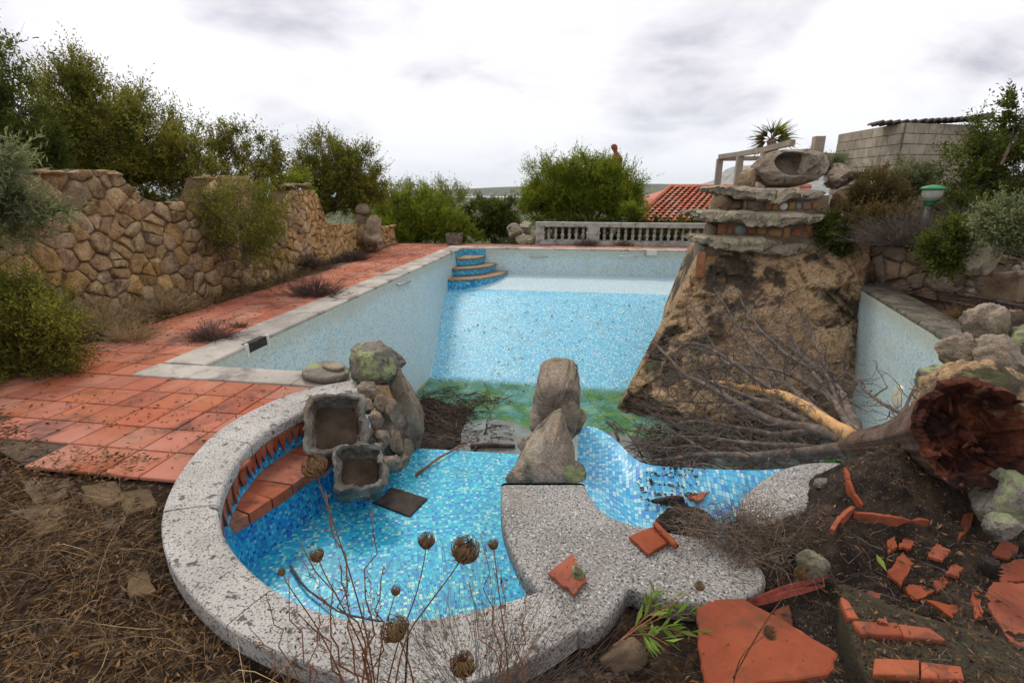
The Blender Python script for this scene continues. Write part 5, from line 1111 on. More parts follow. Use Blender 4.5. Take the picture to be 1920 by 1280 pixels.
grass('grass', fgp, 4200, .20, .0016, m_drygrass, .9, 'tangled dry grass stems over the lower left ground', 1.1)
grass('grass', fgp, 80, .5, .0018, m_straw2, .9, 'few long pale grass stalks arching over the lower left ground', .7)
grass('grass', [(-5.7, 3.6), (-4.6, 3.05), (-3.4, 2.3), (-3.9, 1.7), (-5.5, 2.2)], 2000, .22, .003, m_drygrass, .8, 'dry grass at the lower left end of the deck', .9)
grass('grass', [(-4.60, 3.95), (-4.50, 3.95), (-4.76, 6.3), (-4.84, 6.3)], 900, .05, .003, m_drygrass, .9, 'line of dry weeds growing in a deck joint', .8, 0.)
grass('grass', [(-3.95, 3.05), (-3.0, 2.98), (-2.6, 3.15), (-2.75, 2.95), (-3.9, 2.95)], 260, .03, .003, m_drygrass, .9, 'thin moss and weeds in the lower deck joints', .8, 0.)
tp = scatter([(5.6, 10.2), (6.3, 9.0), (7.5, 6.2), (10.5, 6.0), (12.5, 12.5), (9, 15), (5.8, 13.5)], 1500); tp = np.array([(x, y, hgt(x, y)) for x, y in tp]); dn = np.array([noise.noise(Vector((x * .9, y * .9, 4))) > -.1 for x, y, z in tp]); tp = tp[dn]
tag(quadmesh('undergrowth', sprigs(tp, unit(rng.normal(size=tp.shape) * .5 + [0, 0, 1]), .38, 11, .06, .014, rng), 4, g_brown), 'brownish undergrowth on the garden terrace at the right', 'undergrowth', kind='stuff')
# leaf litter
def litter(poly, n, ln, wd, mat, label, z=.006, zf=None):
    pts = scatter(poly, n); B = np.array([(x, y, (zf(x, y) if zf else hgt(x, y)) + z + rng.uniform(0, .012)) for x, y in pts]); D = unit(np.stack([rng.normal(size=n), rng.normal(size=n), rng.normal(size=n) * .22], 1))
    return tag(quadmesh('leaf_litter', leaves_on(B, D, ln, wd, rng, .5), 4, mat), label, 'leaves', kind='stuff')
litter(fgp + [(-.2, 1.0), (-.9, .6)], 5200, .05, .011, m_litter, 'brown willow shaped leaf litter over the lower left ground')
litter([(-5.6, 3.4), (-3.5, 2.0), (-2.7, 2.35), (-2.75, 2.6), (-3.6, 2.6), (-4.4, 3.0)], 900, .05, .012, m_litter, 'dead leaves along the lower edge of the deck', .012, lambda x, y: 0)
litter([(-4.3, 4), (-4.3, 15), (-6.1, 15), (-5.6, 4)], 700, .045, .014, m_litter, 'scattered dead leaves on the deck strip', .006, lambda x, y: 0)
litter([(-5.3, 3.3), (-2.4, 3.9), (-2.5, 2.5), (-3.4, 2.5)], 260, .035, .012, m_litter, 'few dead leaves on the lower deck', .006, lambda x, y: 0)
def crumbs(poly, n, s, mat, label, zf=None):
    pts = scatter(poly, n); q = []
    base = np.array([(-1, -.6, 0), (1, -.6, 0), (0, 1, 0), (0, 0, 1.1)]); tri = [(0, 1, 3), (1, 2, 3), (2, 0, 3)]
    P = np.array([(x, y, (zf(x, y) if zf else hgt(x, y)) - .001) for x, y in pts]); S = s * rng.uniform(.4, 1.6, (n, 1, 1)); A = rng.uniform(0, 6.28, n); c, s_ = np.cos(A), np.sin(A)
    Rm = np.stack([np.stack([c, -s_, 0 * c], 1), np.stack([s_, c, 0 * c], 1), np.stack([0 * c, 0 * c, 1 + 0 * c], 1)], 1); W = np.einsum('nij,kj->nki', Rm, base) * S + P[:, None]
    V_ = np.stack([W[:, t_] for t_ in tri], 1).reshape(-1, 3); return tag(quadmesh('gravel', V_, 3, mat), label, 'gravel', kind='stuff')
m_crumb = M('soil_crumb', [(.3, (.05, .037, .028)), (.7, (.20, .155, .12))], 40, 3, .95, 0, vary=.55, rand='island')
crumbs([(1.0, 2.0), (1.15, 2.5), (1.5, 2.95), (2.2, 3.2), (3.2, 3.0), (2.6, 1.6), (1.6, 1.3), (.6, 1.4)], 9000, .006, m_crumb, 'pale grit and crumbs on the dark soil bank')
crumbs(fgp, 2500, .007, m_crumb, 'grit and crumbs among the lower left litter')
# ------------------------------------------------------------------ fallen pine
pine = empty('fallen_pine', gd(1700, 860, 3.0), 'fallen dead pine with rotten reddish stump and bare branches over the pool', 'fallen tree')
m_rot = M('rotten_wood', [(.3, (.030, .008, .005)), (.5, (.11, .028, .014)), (.68, (.24, .075, .03)), (.82, (.42, .22, .11))], 9, 9, .9, 1., 34, .05, spots=[((.50, .33, .20), 5, .62, .70, .6), ((.012, .005, .004), 4, .5, .6, .85)])
m_rim = M('stump_bark', [(.3, (.07, .045, .035)), (.6, (.19, .125, .09)), (.8, (.32, .22, .16))], 9, 8, .9, 1., 50, .02, spots=[((.20, .06, .03), 4, .52, .64, .7)])
E0 = gd(1822, 812, 2.45); E1 = gd(1596, 836, 3.62); axv = (E0 - E1).normalized(); uu = axv.cross(Vector((0, 0, 1))).normalized(); ww = uu.cross(axv)
def ringp(c, r_, seed, n=96, amp=.08, fr=3., off=0., rag=0.):
    out = []
    for k in range(n):
        a = 2 * math.pi * k / n; dv = uu * math.cos(a) + ww * math.sin(a); j = 1 + amp * nz((math.cos(a), math.sin(a), c.x * .7), fr, seed) + amp * .5 * nz((math.cos(a) * 3, math.sin(a) * 3, c.x), fr, seed)
        j += .05 * nz((math.cos(a) * 7, math.sin(a) * 7, c.x * .8), 1.6, seed) + .03 * nz((math.cos(a) * 12, math.sin(a) * 12, c.x * 3), 2, seed); out.append(c + dv * r_ * j + axv * (off + rag * nz((math.cos(a) * 3, math.sin(a) * 3, 1), 2.5, seed)))
    return out
tr = []
for i in range(40):
    t = i / 39; c = E1.lerp(E0, t); tr.append(ringp(c, .085 + .055 * t + .105 * max(0, t - .45) ** 1.3 * 2.2, 3, amp=.05 + .10 * t))
tr.append(ringp(E0 + axv * .015, .262, 3, amp=.10, rag=.03)); v, f = loft(tr, cap=False); mesh('trunk', v, f, m_rim, pine, True)
inn = [ringp(E0 + axv * .015, .262, 3, amp=.10, rag=.03)]
for q in range(1, 15):
    t = q / 14; rg = []
    for p in inn[0]:
        c = E0 + axv * .015; u_ = c + (p - c) * (1 - t); dpt = .20 * sstep(.12, .5, t) * (1 - .35 * t); n3 = .07 * nz(u_, 7, 1) + .05 * nz(u_, 16, 2) + .035 * nz(u_, 34, 3) + .06 * noise.noise(noise.voronoi(u_ * 14)[1][0] * 7)
        rg.append(u_ - axv * (dpt - n3 * sstep(0, .15, t) * (1 if t < .99 else 0)) + (uu * nz(u_, 20, 5) + ww * nz(u_, 20, 6)) * .02)
    inn.append(rg)
v, f = loft(inn, cap=False); mesh('rotten_core', v, f, m_rot, pine, False)
rp = rnd(6)
for i in range(16):
    a = rp.uniform(0, 6.28); r_ = rp.uniform(.05, .2); p = E0 + (uu * math.cos(a) + ww * math.sin(a)) * r_ - axv * .07; q = p + axv * rp.uniform(.04, .12) + Vector((rp.uniform(-.08, .08), 0, rp.uniform(-.08, .08)))
    v, f = loft([[p + Vector((0, 0, -.018)), p + uu * .012, p + Vector((0, 0, .018)), p - uu * .012], [q + Vector((0, 0, -.004)), q + uu * .004, q + Vector((0, 0, .004)), q - uu * .004]]); mesh('splinter', v, f, m_rot, pine)
BR = [([(1545, 800, 3.9), (1470, 770, 4.3), (1390, 735, 4.8), (1310, 705, 5.3), (1245, 712, 5.7)], .026, 'b'), ([(1600, 812, 3.6), (1560, 745, 4.3), (1520, 690, 4.9), (1460, 655, 5.4), (1400, 590, 6.0), (1385, 540, 6.3)], .026, 'b'), ([(1570, 845, 3.7), (1480, 835, 4.0), (1390, 830, 4.4), (1300, 815, 4.8), (1215, 825, 5.2)], .024, 'b'), ([(1500, 742, 4.6), (1420, 740, 4.9), (1340, 760, 5.3), (1270, 750, 5.7), (1210, 770, 6.0)], .018, 'b'), ([(1585, 790, 3.9), (1545, 700, 4.7), (1530, 640, 5.2), (1500, 590, 5.6)], .018, 'b'), ([(1600, 822, 3.55), (1545, 785, 3.9), (1490, 750, 4.3), (1450, 732, 4.6), (1395, 726, 5.), (1340, 712, 5.4), (1285, 716, 5.8)], .048, 'o'), ([(1600, 838, 3.6), (1510, 852, 3.8), (1430, 858, 4.1), (1340, 853, 4.5), (1260, 858, 4.9), (1215, 862, 5.1)], .045, 'b'),
      ([(1608, 822, 3.6), (1588, 760, 4.2), (1560, 712, 4.8), (1500, 662, 5.5), (1440, 630, 6.), (1385, 612, 6.4)], .046, 'b'), ([(1595, 830, 3.6), (1530, 806, 3.9), (1450, 788, 4.3), (1400, 762, 4.6), (1330, 730, 5.), (1270, 692, 5.5), (1222, 640, 5.9)], .042, 'b'),
      ([(1560, 795, 3.8), (1500, 742, 4.6), (1450, 690, 5.2), (1400, 640, 5.7), (1370, 590, 6.2), (1342, 540, 6.7)], .028, 'b'), ([(1450, 732, 4.6), (1380, 680, 5.), (1310, 640, 5.4), (1250, 650, 5.7)], .022, 'b'), ([(1530, 806, 3.9), (1450, 815, 4.2), (1380, 800, 4.6), (1300, 785, 5.), (1230, 800, 5.3)], .024, 'b'),
      ([(1640, 822, 3.4), (1690, 775, 3.6), (1705, 740, 3.7), (1712, 722, 3.75)], .022, 'b'), ([(1690, 775, 3.6), (1640, 755, 3.9), (1600, 700, 4.2)], .014, 'b'), ([(1588, 760, 4.2), (1480, 700, 4.9), (1400, 680, 5.4), (1300, 690, 5.9), (1240, 720, 6.2)], .02, 'b'),
      ([(1340, 853, 4.5), (1300, 830, 4.7), (1255, 800, 4.9), (1220, 790, 5.0)], .014, 'b'), ([(1395, 726, 5.), (1340, 660, 5.4), (1310, 600, 5.8), (1290, 560, 6.1)], .018, 'b'), ([(1500, 662, 5.5), (1470, 600, 5.9), (1465, 560, 6.1)], .014, 'b')]
rng = np.random.default_rng(9); TW = []
for i, (pts, r0_, kind) in enumerate(BR):
    P = resample(chaikin([gd(*p) for p in pts], 2, False), 22); P = [p + Vector((nz(p, 3, i), nz(p, 3, i + 9), nz(p, 3, i + 5))) * .03 * min(1, j / 4) for j, p in enumerate(P)]
    v, f = tube(P, [r0_ * 1.2 * (1 - .8 * j / 21) for j in range(22)], 8, .10, i); mesh('branch', v, f, m_bark_orange if kind == 'o' else m_bark, pine, True)
    L = sum((P[j + 1] - P[j]).length for j in range(21)); n1 = int(17 * L)
    for _ in range(n1):
        t = rng.uniform(.15, 1); j = min(20, int(t * 21)); p = np.array(P[j].lerp(P[j + 1], t * 21 - j)); tg = np.array((P[j + 1] - P[j]).normalized())
        d0 = unit(tg * .8 + rng.normal(size=3) * .8 + np.array([-.1, 0, .12])); ln_ = rng.uniform(.12, .6) * (1.1 - .4 * t); TW.append((p, d0, ln_, (.0068 if t < .7 else .005) * rng.uniform(.5, 1.3)))
        for _2 in range(int(ln_ * 9)):
            s_ = rng.uniform(.25, 1); TW.append((p + d0 * ln_ * s_, unit(d0 + rng.normal(size=3) * .7), ln_ * rng.uniform(.2, .5), .0028))
def twigs(TW, mat, name, parent=None, curl=.08):
    k = 6; t = np.linspace(0, 1, k); O = np.array([a[0] for a in TW]); D = np.array([a[1] for a in TW]); L = np.array([a[2] for a in TW]); Rr = np.array([a[3] for a in TW])
    W = np.cumsum(rng.normal(size=(len(TW), k, 3)) * curl, 1); W[:, 0] = 0; P = O[:, None] + D[:, None] * (t[None] * L[:, None])[..., None] + W * L[:, None, None]
    return quadmesh(name, strands(P, Rr), 4, mat, parent, kind='stuff')
tw = twigs(TW, m_twig, 'twigs', pine)
# ------------------------------------------------------------------ debris in the deep end
def ground_twigs(poly, n, L, rad, z, label, mat=m_twig, lift=.05):
    pts = scatter(poly, n); T = []
    for x, y in pts: a = rng.uniform(0, 6.28); T.append((np.array((x, y, z + rng.uniform(0, lift))), unit(np.array((math.cos(a), math.sin(a) * .7, rng.normal() * .12))), L * rng.uniform(.3, 1.3), rad * rng.uniform(.5, 1.5)))
    return tag(twigs(T, mat, 'twig_debris', None, .05), label, 'twigs', kind='stuff')
def wpoly(L, z): return [(p.x, p.y) for p in (gz(x, y, z) for x, y in L)]
pa = wpoly([(792, 845), (785, 760), (800, 732), (880, 738), (960, 755), (905, 775), (870, 800), (845, 848)], -2.4)
ground_twigs(pa, 360, .5, .010, -2.40, 'dark heap of twigs at the left of the deep end', m_tuft, .10)
o = slab('leaf_mud', chaikin([(x, y, 0) for x, y in wpoly([(770, 850), (780, 760), (805, 742), (860, 745), (893, 762), (876, 792), (852, 850)], -2.4)], 2), -2.375, .07, m_soil, None, .03, .08, 5, origin=(-2.6, 7.5, -2.44)); tag(o, 'dark bank of rotted leaves in the deep end', 'mud', kind='stuff')
pb_ = wpoly([(1195, 880), (1200, 800), (1330, 800), (1460, 805), (1560, 830), (1600, 880)], -2.35)
ground_twigs(pb_, 420, .8, .013, -2.34, 'dark tangle of twigs below the fallen pine', m_tuft, .25)
ground_twigs(wpoly([(850, 840), (880, 790), (965, 800), (965, 850)], -2.4), 46, .4, .010, -2.395, 'few wet twigs lying in the puddle', m_tuft, .01)
ground_twigs([(-3.2, 9.8), (3, 10.2), (2.5, 13), (-3.6, 13)], 150, .25, .006, -2.2, 'unseen', m_twig) if False else None
m_pale = M('pale_leaf', [(.3, (.34, .26, .16)), (.7, (.50, .40, .26))], 9, bmp=0)
def fl_twigs():
    T = []
    for x, y in scatter([(-3.2, 9.6), (1.0, 9.8), (2.5, 13), (-3.5, 13)], 130):
        a = rng.uniform(0, 6.28); b_ = y + math.sin(a) * .1; T.append((np.array((x, y, zfloor(y) + .012)), unit(np.array((math.cos(a), math.sin(a), (zfloor(y + .1) - zfloor(y)) * 10 * math.sin(a)))), rng.uniform(.05, .2), .004))
    tag(twigs(T, m_twig, 'twig_debris', None, .03), 'loose twigs strewn over the sloping pool floor', 'twigs', kind='stuff')
    pts = scatter([(-3.2, 9.4), (1.0, 9.6), (2.5, 13), (-3.5, 13)], 90); B = np.array([(x, y, zfloor(y) + .015) for x, y in pts]); D = unit(np.stack([rng.normal(size=90), rng.normal(size=90) * .5, rng.normal(size=90) * .2], 1)); tag(quadmesh('leaf_litter', leaves_on(B, D, .07, .04, rng), 4, m_pale), 'pale dead leaves scattered on the sloping pool floor', 'leaves', kind='stuff')
fl_twigs()
def stick(px, r_, label, mat=None, forks=(), zs=None):
    P = [gz(x, y, z) for x, y, z in px]; o_ = P[0].copy(); v, f = tube(resample(P, 10), [r_ * (1 - .4 * i / 9) for i in range(10)], 8, .18, int(px[0][0])); parts = [(v, f)]
    for a in forks: parts.append(tube([gz(*q) for q in a], [r_ * .5, r_ * .25][:len(a)] if len(a) == 2 else [r_ * .5] * len(a), 6))
    return tag(mesh('stick', *merge(*parts), mat or m_bark, None, True, origin=tuple(o_)), label, 'stick')
stick([(882, 836, -2.37), (920, 833, -2.36), (966, 836, -2.37)], .045, 'thick dark log lying in the puddle', m_tuft, [[(895, 836, -2.37), (888, 845, -2.37)], [(920, 832, -2.35), (915, 826, -2.33)]])
stick([(1138, 790, -2.38), (1152, 800, -2.37), (1160, 824, -2.38)], .03, 'forked black twig in the small right puddle', m_tuft, [[(1152, 800, -2.37), (1172, 812, -2.37)], [(1152, 800, -2.37), (1150, 788, -2.36)]])
stick([(780, 890, -.585), (822, 858, -.57), (872, 832, -.58)], .011, 'reddish stick leaning across the basin lip', m_stem, [[(822, 858, -.57), (818, 866, -.56)]])
stick([(545, 1060, -.58), (570, 1100, -.57), (640, 1150, -.56), (720, 1165, -.57)], .008, 'thin dark stick curved on the basin floor', m_tuft)
stick([(1640, 505, .05), (1760, 545, .12), (1850, 560, .14), (1920, 575, .12)], .035, 'long fallen branch on the ground behind the lichened coping', m_bark, [[(1700, 530, .1), (1780, 520, .3)]])
stick([(1790, 548, .15), (1850, 522, .3), (1930, 490, .5)], .024, 'pale bare branch slanting towards the pale stone wall', m_bark)
stick([(1665, 478, .5), (1672, 500, .3), (1682, 520, .06)], .018, 'grey stick leaning on the boulder retaining wall', m_twig)
stick([(1732, 520, .2), (1738, 540, .08)], .02, 'short broken stick upright among the twigs', m_rock_warm)
ground_twigs(wpoly([(1630, 520), (1700, 515), (1920, 560), (1920, 600), (1800, 570)], .05), 260, .5, .008, .03, 'brown twigs piled behind the lichened coping', m_tuft, .12)

# ------------------------------------------------------------------ earth at the right
def mound(name, px, z, s, seed, label, mat=m_soil, rot=0., cat='soil', **kw):
    c = gz(*px, z); return tag(rock(name, c, s, seed, mat, rot=(0, 0, rot), sub=5, cuts=3, rough=.16, **kw), label, cat, kind='stuff')
m_soilcrumb = M('soil_grit', [(.3, (.03, .021, .015)), (.7, (.13, .09, .062))], 40, 3, .95, 0, vary=.6, rand='island')
def soilh(x, y):
    g = lambda cx, cy, sx, sy, h: h * math.exp(-((x - cx) / sx) ** 2 - ((y - cy) / sy) ** 2)
    z = (-.62 if inpoly((x, y), HOLE_POOL) else -.14) + g(1.62, 2.72, .34, .30, .26) + g(2.3, 3.0, .75, .45, .34) + g(2.1, 2.3, .9, .7, .20) + g(1.08, 2.22, .24, .16, .26) + g(.92, 2.36, .22, .12, .10) + g(1.35, 2.5, .22, .2, .2)
    return z + .055 * nz((x, y, 0), 3.2, 1) + .035 * nz((x, y, 0), 8, 4) + .020 * nz((x, y, 0), 18, 2) + .011 * nz((x, y, 0), 42, 3)
gxs = np.arange(.55, 3.4, .016); gys = np.arange(1.75, 3.32, .016)
V = [(x, y, soilh(x, y)) for y in gys for x in gxs]; nxg = len(gxs)
tag(mesh('soil_bank', V, [(j_ * nxg + i_, j_ * nxg + i_ + 1, (j_ + 1) * nxg + i_ + 1, (j_ + 1) * nxg + i_) for j_ in range(len(gys) - 1) for i_ in range(nxg - 1) if V[j_ * nxg + i_][2] > -.5], m_soil, None, False), 'dark crumbly soil bank heaped between the granite slab and the fallen trunk', 'soil', kind='stuff')
crumbs([(.85, 2.1), (1.15, 2.4), (1.4, 2.85), (1.8, 3.05), (2.2, 3.1), (3.2, 3.1), (2.9, 1.9), (1.2, 1.95)], 9000, .005, m_soilcrumb, 'pale grit strewn over the dark soil bank', soilh)
litter([(.9, 2.1), (1.2, 2.5), (1.5, 2.9), (2.3, 3.1), (3.2, 3.0), (2.9, 1.8), (1.2, 1.7)], 1100, .04, .010, m_litter, 'dead leaves scattered over the soil bank', .004, lambda x, y: max(soilh(x, y), hgt(x, y)))
ground_twigs([(1.0, 2.0), (1.5, 2.8), (2.3, 3.0), (3.0, 2.6), (2.6, 1.6), (1.2, 1.5)], 220, .16, .0016, .06, 'fine rootlets and twigs over the dark soil', m_twig, .10)
litter([(.0, 1.6), (.3, 1.75), (.9, 1.75), (1.6, 2.0), (2.4, 1.6), (1.6, 1.1), (.3, 1.0)], 1600, .045, .011, m_litter, 'brown leaf litter around the brick step and large shard', .004)
mound('soil_heap', (1285, 985), -.22, (.17, .10, .12), 4, 'soil spilling into the side bowl')
lg = rock('soil_clod', gz(1262, 940, -.28), (.13, .05, .045), 6, m_soil, sub=4, rough=.2); tag(lg, 'dark log shaped clod lying in the side bowl', 'clod')
T = []
nc = gz(1400, 1012, .08)
for _ in range(1150):
    a = rng.normal(size=3); p = np.array(nc) + np.array([.22 * a[0] * .6, .14 * a[1] * .6, .08 * a[2] * .6]); T.append((p, unit(np.array([rng.normal(), rng.normal() * .6, rng.normal() * .35])), rng.uniform(.06, .26), .0016))
tag(twigs(T, M('root_fibre', [(.3, (.08, .055, .04)), (.7, (.24, .175, .125))], 20, bmp=0, vary=.4, rand='island'), 'root_tangle', None, .16), 'nest like tangle of dry roots on the granite slab edge', 'roots', kind='stuff')
crumbs(wpoly([(1205, 925), (1290, 930), (1330, 890), (1250, 890)], -.3), 260, .012, m_tuft, 'black leaf scraps scattered in the side bowl', lambda x, y: -.36) if False else None
def bz(x, y): 
    best = min((p for r_ in rows for p in r_), key=lambda p: (p.x - x) ** 2 + (p.y - y) ** 2); return best.z
pts = [(p.x, p.y) for p in (gz(x, y, -.33) for x, y in ((1190, 915), (1260, 888), (1320, 892), (1300, 940), (1215, 945)))]
sp_ = scatter(pts, 240); B = np.array([(x, y, bz(x, y) + .004) for x, y in sp_]); D = unit(np.stack([rng.normal(size=240), rng.normal(size=240), rng.normal(size=240) * .3], 1)); tag(quadmesh('leaf_litter', leaves_on(B, D, .035, .018, rng, .5), 4, m_tuft), 'black wet leaf scraps in the side bowl', 'leaves', kind='stuff')
# stones by the soil
def bstone(x0, x1, y0, y1, z, seed, label, mat=m_rock_lichen):
    c = gz((x0 + x1) / 2, y1 - 6, z); d = depth(c) / F; a = (x1 - x0) / 2 * d; return tag(rock('stone', c + Vector((0, a * .3, a * .3)), (a, a * .8, (y1 - y0) / 2 * d * 1.1), seed, mat, sub=4), label, 'stone')
bstone(1560, 1606, 1010, 1046, .03, 1, 'small round mossy stone in the dark soil'); bstone(1488, 1558, 1012, 1088, .0, 2, 'knobby mossy stone beside the root tangle'); bstone(1530, 1585, 902, 928, .10, 3, 'flat greenish stone on the soil near the arched coping')
bstone(1125, 1215, 1192, 1262, -.06, 4, 'tan stone set in the ground below the granite slab', m_flag)
bstone(1068, 1100, 1060, 1086, .085, 5, 'little lichen stone resting on the square clay shard', m_rock_lichen); 

def gs(x, y, up=0.):
    z = .1
    for _ in range(14): p = gz(x, y, z); z = .5 * z + .5 * (max(soilh(p.x, p.y), hgt(p.x, p.y)) + up)
    return gz(x, y, z)
# ------------------------------------------------------------------ clay shards
def shard(px, z, label, thick=.018, tilt=(0, 0), curve=0., rib=None, mat=None, on=False):
    if on: z = gs(sum(p[0] for p in px) / len(px), sum(p[1] for p in px) / len(px), thick * .8).z
    P = [gz(x, y, z) for x, y in px]; c = sum(P, Vector()) / len(P); n = len(P); Q = []
    for i in range(n):
        a, b = P[i], P[(i + 1) % n]
        for k in range(7): Q.append(a.lerp(b, k / 7) + Vector((nz(a + b * k, 19, k), nz(a * k - b, 23, k), 0)) * .011)
    if sum(Q[i].x * Q[(i + 1) % len(Q)].y - Q[(i + 1) % len(Q)].x * Q[i].y for i in range(len(Q))) < 0: Q.reverse()
    wd_ = max((p - c).length for p in Q); ax_ = Vector((.8, .6, 0))
    def lift(p): u = (p - c).dot(ax_); return tilt[0] * (p.x - c.x) + tilt[1] * (p.y - c.y) + curve * ((wd_ * .9) ** 2 - u * u)
    rings = [[q.lerp(c, s) + Vector((0, 0, zz + lift(q.lerp(c, s)))) for q in Q] for s, zz in ((.04, -thick), (0, -thick * .8), (0, -.004), (.03, 0), (.35, 0), (.7, 0), (.97, 0))]
    v, f = loft(rings); parts = [(v, f)]
    o = mesh('clay_shard', *merge(*parts), mat or m_shard, None, False, origin=(c.x, c.y, c.z - thick)); tag(o, label, 'clay shard')
    if rib:
        a, b = gz(*rib[0], z), gz(*rib[1], z); v, f = tube(resample([a, b], 8), [.016] * 8, 8, .15, 3); mesh('rib', [p + Vector((0, 0, .012)) for p in v], f, mat or m_shard, o, True).location = -Vector(o.location); 
        rb = o.children[0]; me = rb.data
        for vv in me.vertices: vv.co = vv.co + Vector(o.location)
        rb.location = (0, 0, 0)
        for vv in me.vertices: vv.co = vv.co
    return o
shard([(1030, 1072), (1074, 1036), (1102, 1085), (1076, 1113)], .085, 'square clay shard with a little stone on it, on the granite slab')
def rib_shard():
    o = shard([(1180, 1004), (1228, 984), (1262, 1012), (1215, 1038)], .085, 'ribbed clay shard on the granite slab near the root tangle'); a, b = gz(1228, 982, .10), gz(1268, 1024, .10); v, f = tube(resample([a, b], 9), [.015] * 9, 8, .12, 3); mesh('rib', v, f, m_shard, o, True)
rib_shard()
shard([(1284, 900), (1330, 897), (1310, 914)], -.29, 'triangular clay shard lying uppermost in the side bowl', tilt=(0, .1)); shard([(1277, 918), (1310, 912), (1357, 905), (1310, 938), (1290, 930)], -.31, 'split clay shard lying lowest in the side bowl', tilt=(.1, 0))
shard([(1303, 1158), (1330, 1150), (1388, 1146), (1470, 1190), (1566, 1248), (1548, 1300), (1330, 1300), (1310, 1225)], .07, 'large curved clay tile fragment at the lower edge', .022, (.12, .05), 1.1)
def rimshard(px, r_, h, label, th=.02):
    """piece of a pot wall standing on edge"""
    P = resample(chaikin([gs(x, y, -.006) for x, y, z in px], 2, False), 18); rings = []
    for i, p in enumerate(P):
        t = (P[min(i + 1, 17)] - P[max(i - 1, 0)]); t.z = 0; t.normalize(); n_ = Vector((-t.y, t.x, 0)); hh = h * (.55 + .45 * math.sin(math.pi * i / 17)) * (1 + .25 * nz((i * .7, 0, 0), 1, int(px[0][0])))
        rings.append([p, p + n_ * th, p + n_ * th * .9 + Vector((0, 0, hh)), p + Vector((0, 0, hh))])
    v, f = loft(rings); return tag(mesh('clay_shard', v, f, m_shard, None, False, origin=tuple(P[0])), label, 'clay shard')
rimshard([(1580, 885, .09), (1582, 910, .08), (1592, 935, .06), (1612, 955, .04)], 0, .055, 'curved pot rim standing upright in the soil by the coping')
rimshard([(1598, 972, .06), (1640, 985, .05), (1690, 992, .05), (1740, 988, .06)], 0, .06, 'long curved pot wall piece lying in the soil')
rimshard([(1562, 1005, .03), (1580, 985, .04), (1602, 960, .06)], 0, .06, 'steep pot shard leaning beside the long pot wall piece')
for i, (px, z, lab, tl) in enumerate((([(1664, 1072), (1688, 1042), (1714, 1058), (1692, 1086)], .08, 'blocky clay piece beside the green leaf', (0, .3)), ([(1694, 1098), (1720, 1092), (1752, 1112), (1722, 1122)], .06, 'clay piece between the blocky piece and the triangle', (.2, 0)), ([(1752, 1092), (1768, 1082), (1778, 1092), (1758, 1106)], .06, 'small wedge of clay right of the blocky piece', (0, .2)),
        ([(1734, 1124), (1808, 1138), (1788, 1154)], .06, 'long triangular clay shard on the dark soil', (0, .2)), ([(1842, 1118), (1860, 1096), (1930, 1108), (1930, 1205), (1900, 1190)], .09, 'broad clay slab at the lower right edge', (.2, .1)), ([(1662, 1015), (1676, 1008), (1682, 1022), (1668, 1030)], .07, 'little clay chip under the long pot wall piece', (0, .3)),
        ([(1642, 1162), (1662, 1158), (1666, 1168)], .13, 'tiny clay chip on the mossy brick step', (0, 0)), ([(1450, 1145), (1478, 1140), (1488, 1175), (1462, 1180)], .05, 'clay knob above the large curved tile fragment', (.3, .2)), ([(1868, 1060), (1925, 1052), (1925, 1085), (1880, 1085)], .12, 'clay shard by the pine cone at the right edge', (.1, .2)),
        ([(1808, 940), (1830, 945), (1822, 985), (1800, 1000)], .2, 'narrow clay shard below the mossy boulder', (.15, .1)), ([(1820, 1100), (1836, 1110), (1842, 1150), (1830, 1160)], .07, 'sliver of clay left of the broad clay slab', (0, 0)))): shard(px, z, lab, .02, tl, on=(i not in (6,)))
for i, (x, y, w_, lb) in enumerate(((1790, 1068, 16, 'tiny clay crumb between the wedge and the pine cone'), (1632, 1118, 18, 'small clay chip above the mossy brick step'), (1760, 1035, 22, 'clay chip lying alone on the black soil slope'), (1700, 1018, 16, 'clay crumb below the long pot wall piece'), (1885, 1030, 26, 'clay piece beside the small flat stone at the right'))):
    shard([(x - w_, y + 3), (x - w_ * .2, y - w_ * .6), (x + w_, y - 2), (x + w_ * .4, y + w_ * .5)], .1, lb, .016, (.1, .2), on=True)
# ------------------------------------------------------------------ mossy brick step
stp = empty('brick_step', gz(1700, 1200, 0), 'mossy garden step edged with old red bricks in the lower right corner', 'step')
slab('mortar_bed', chaikin([(p.x, p.y, 0) for p in [gz(x, y, .08) for x, y in ((1560, 1090), (1600, 1098), (1700, 1150), (1930, 1215), (1930, 1330), (1640, 1330), (1600, 1200))]], 1), .09, .16, m_moss, stp, .02, .03, 3)
PB_ = [(p.x, p.y) for p in [gz(x, y, .09) for x, y in ((1563, 1094), (1600, 1102), (1700, 1153), (1930, 1217), (1930, 1325), (1642, 1325), (1604, 1200))]]
bx0, bx1, by0, by1 = min(p[0] for p in PB_), max(p[0] for p in PB_), min(p[1] for p in PB_), max(p[1] for p in PB_); gx_ = np.arange(bx0, bx1, .010); gy_ = np.arange(by0, by1, .010); ng = len(gx_)
Vb = [(x, y, .088 + .016 * nz((x, y, 0), 9, 1) + .012 * nz((x, y, 0), 24, 2) + .006 * nz((x, y, 0), 60, 3)) for y in gy_ for x in gx_]
mesh('dirt_crust', Vb, [(j_ * ng + i_, j_ * ng + i_ + 1, (j_ + 1) * ng + i_ + 1, (j_ + 1) * ng + i_) for j_ in range(len(gy_) - 1) for i_ in range(ng - 1) if inpoly((gx_[i_], gy_[j_]), PB_)], m_moss, stp, False)
litter(PB_, 300, .03, .008, m_litter, 'dead leaves caught on the mossy brick step', .004, lambda x, y: .10)
crumbs(PB_, 1200, .005, m_soilcrumb, 'crumbs of earth on the mossy brick step', lambda x, y: .094)
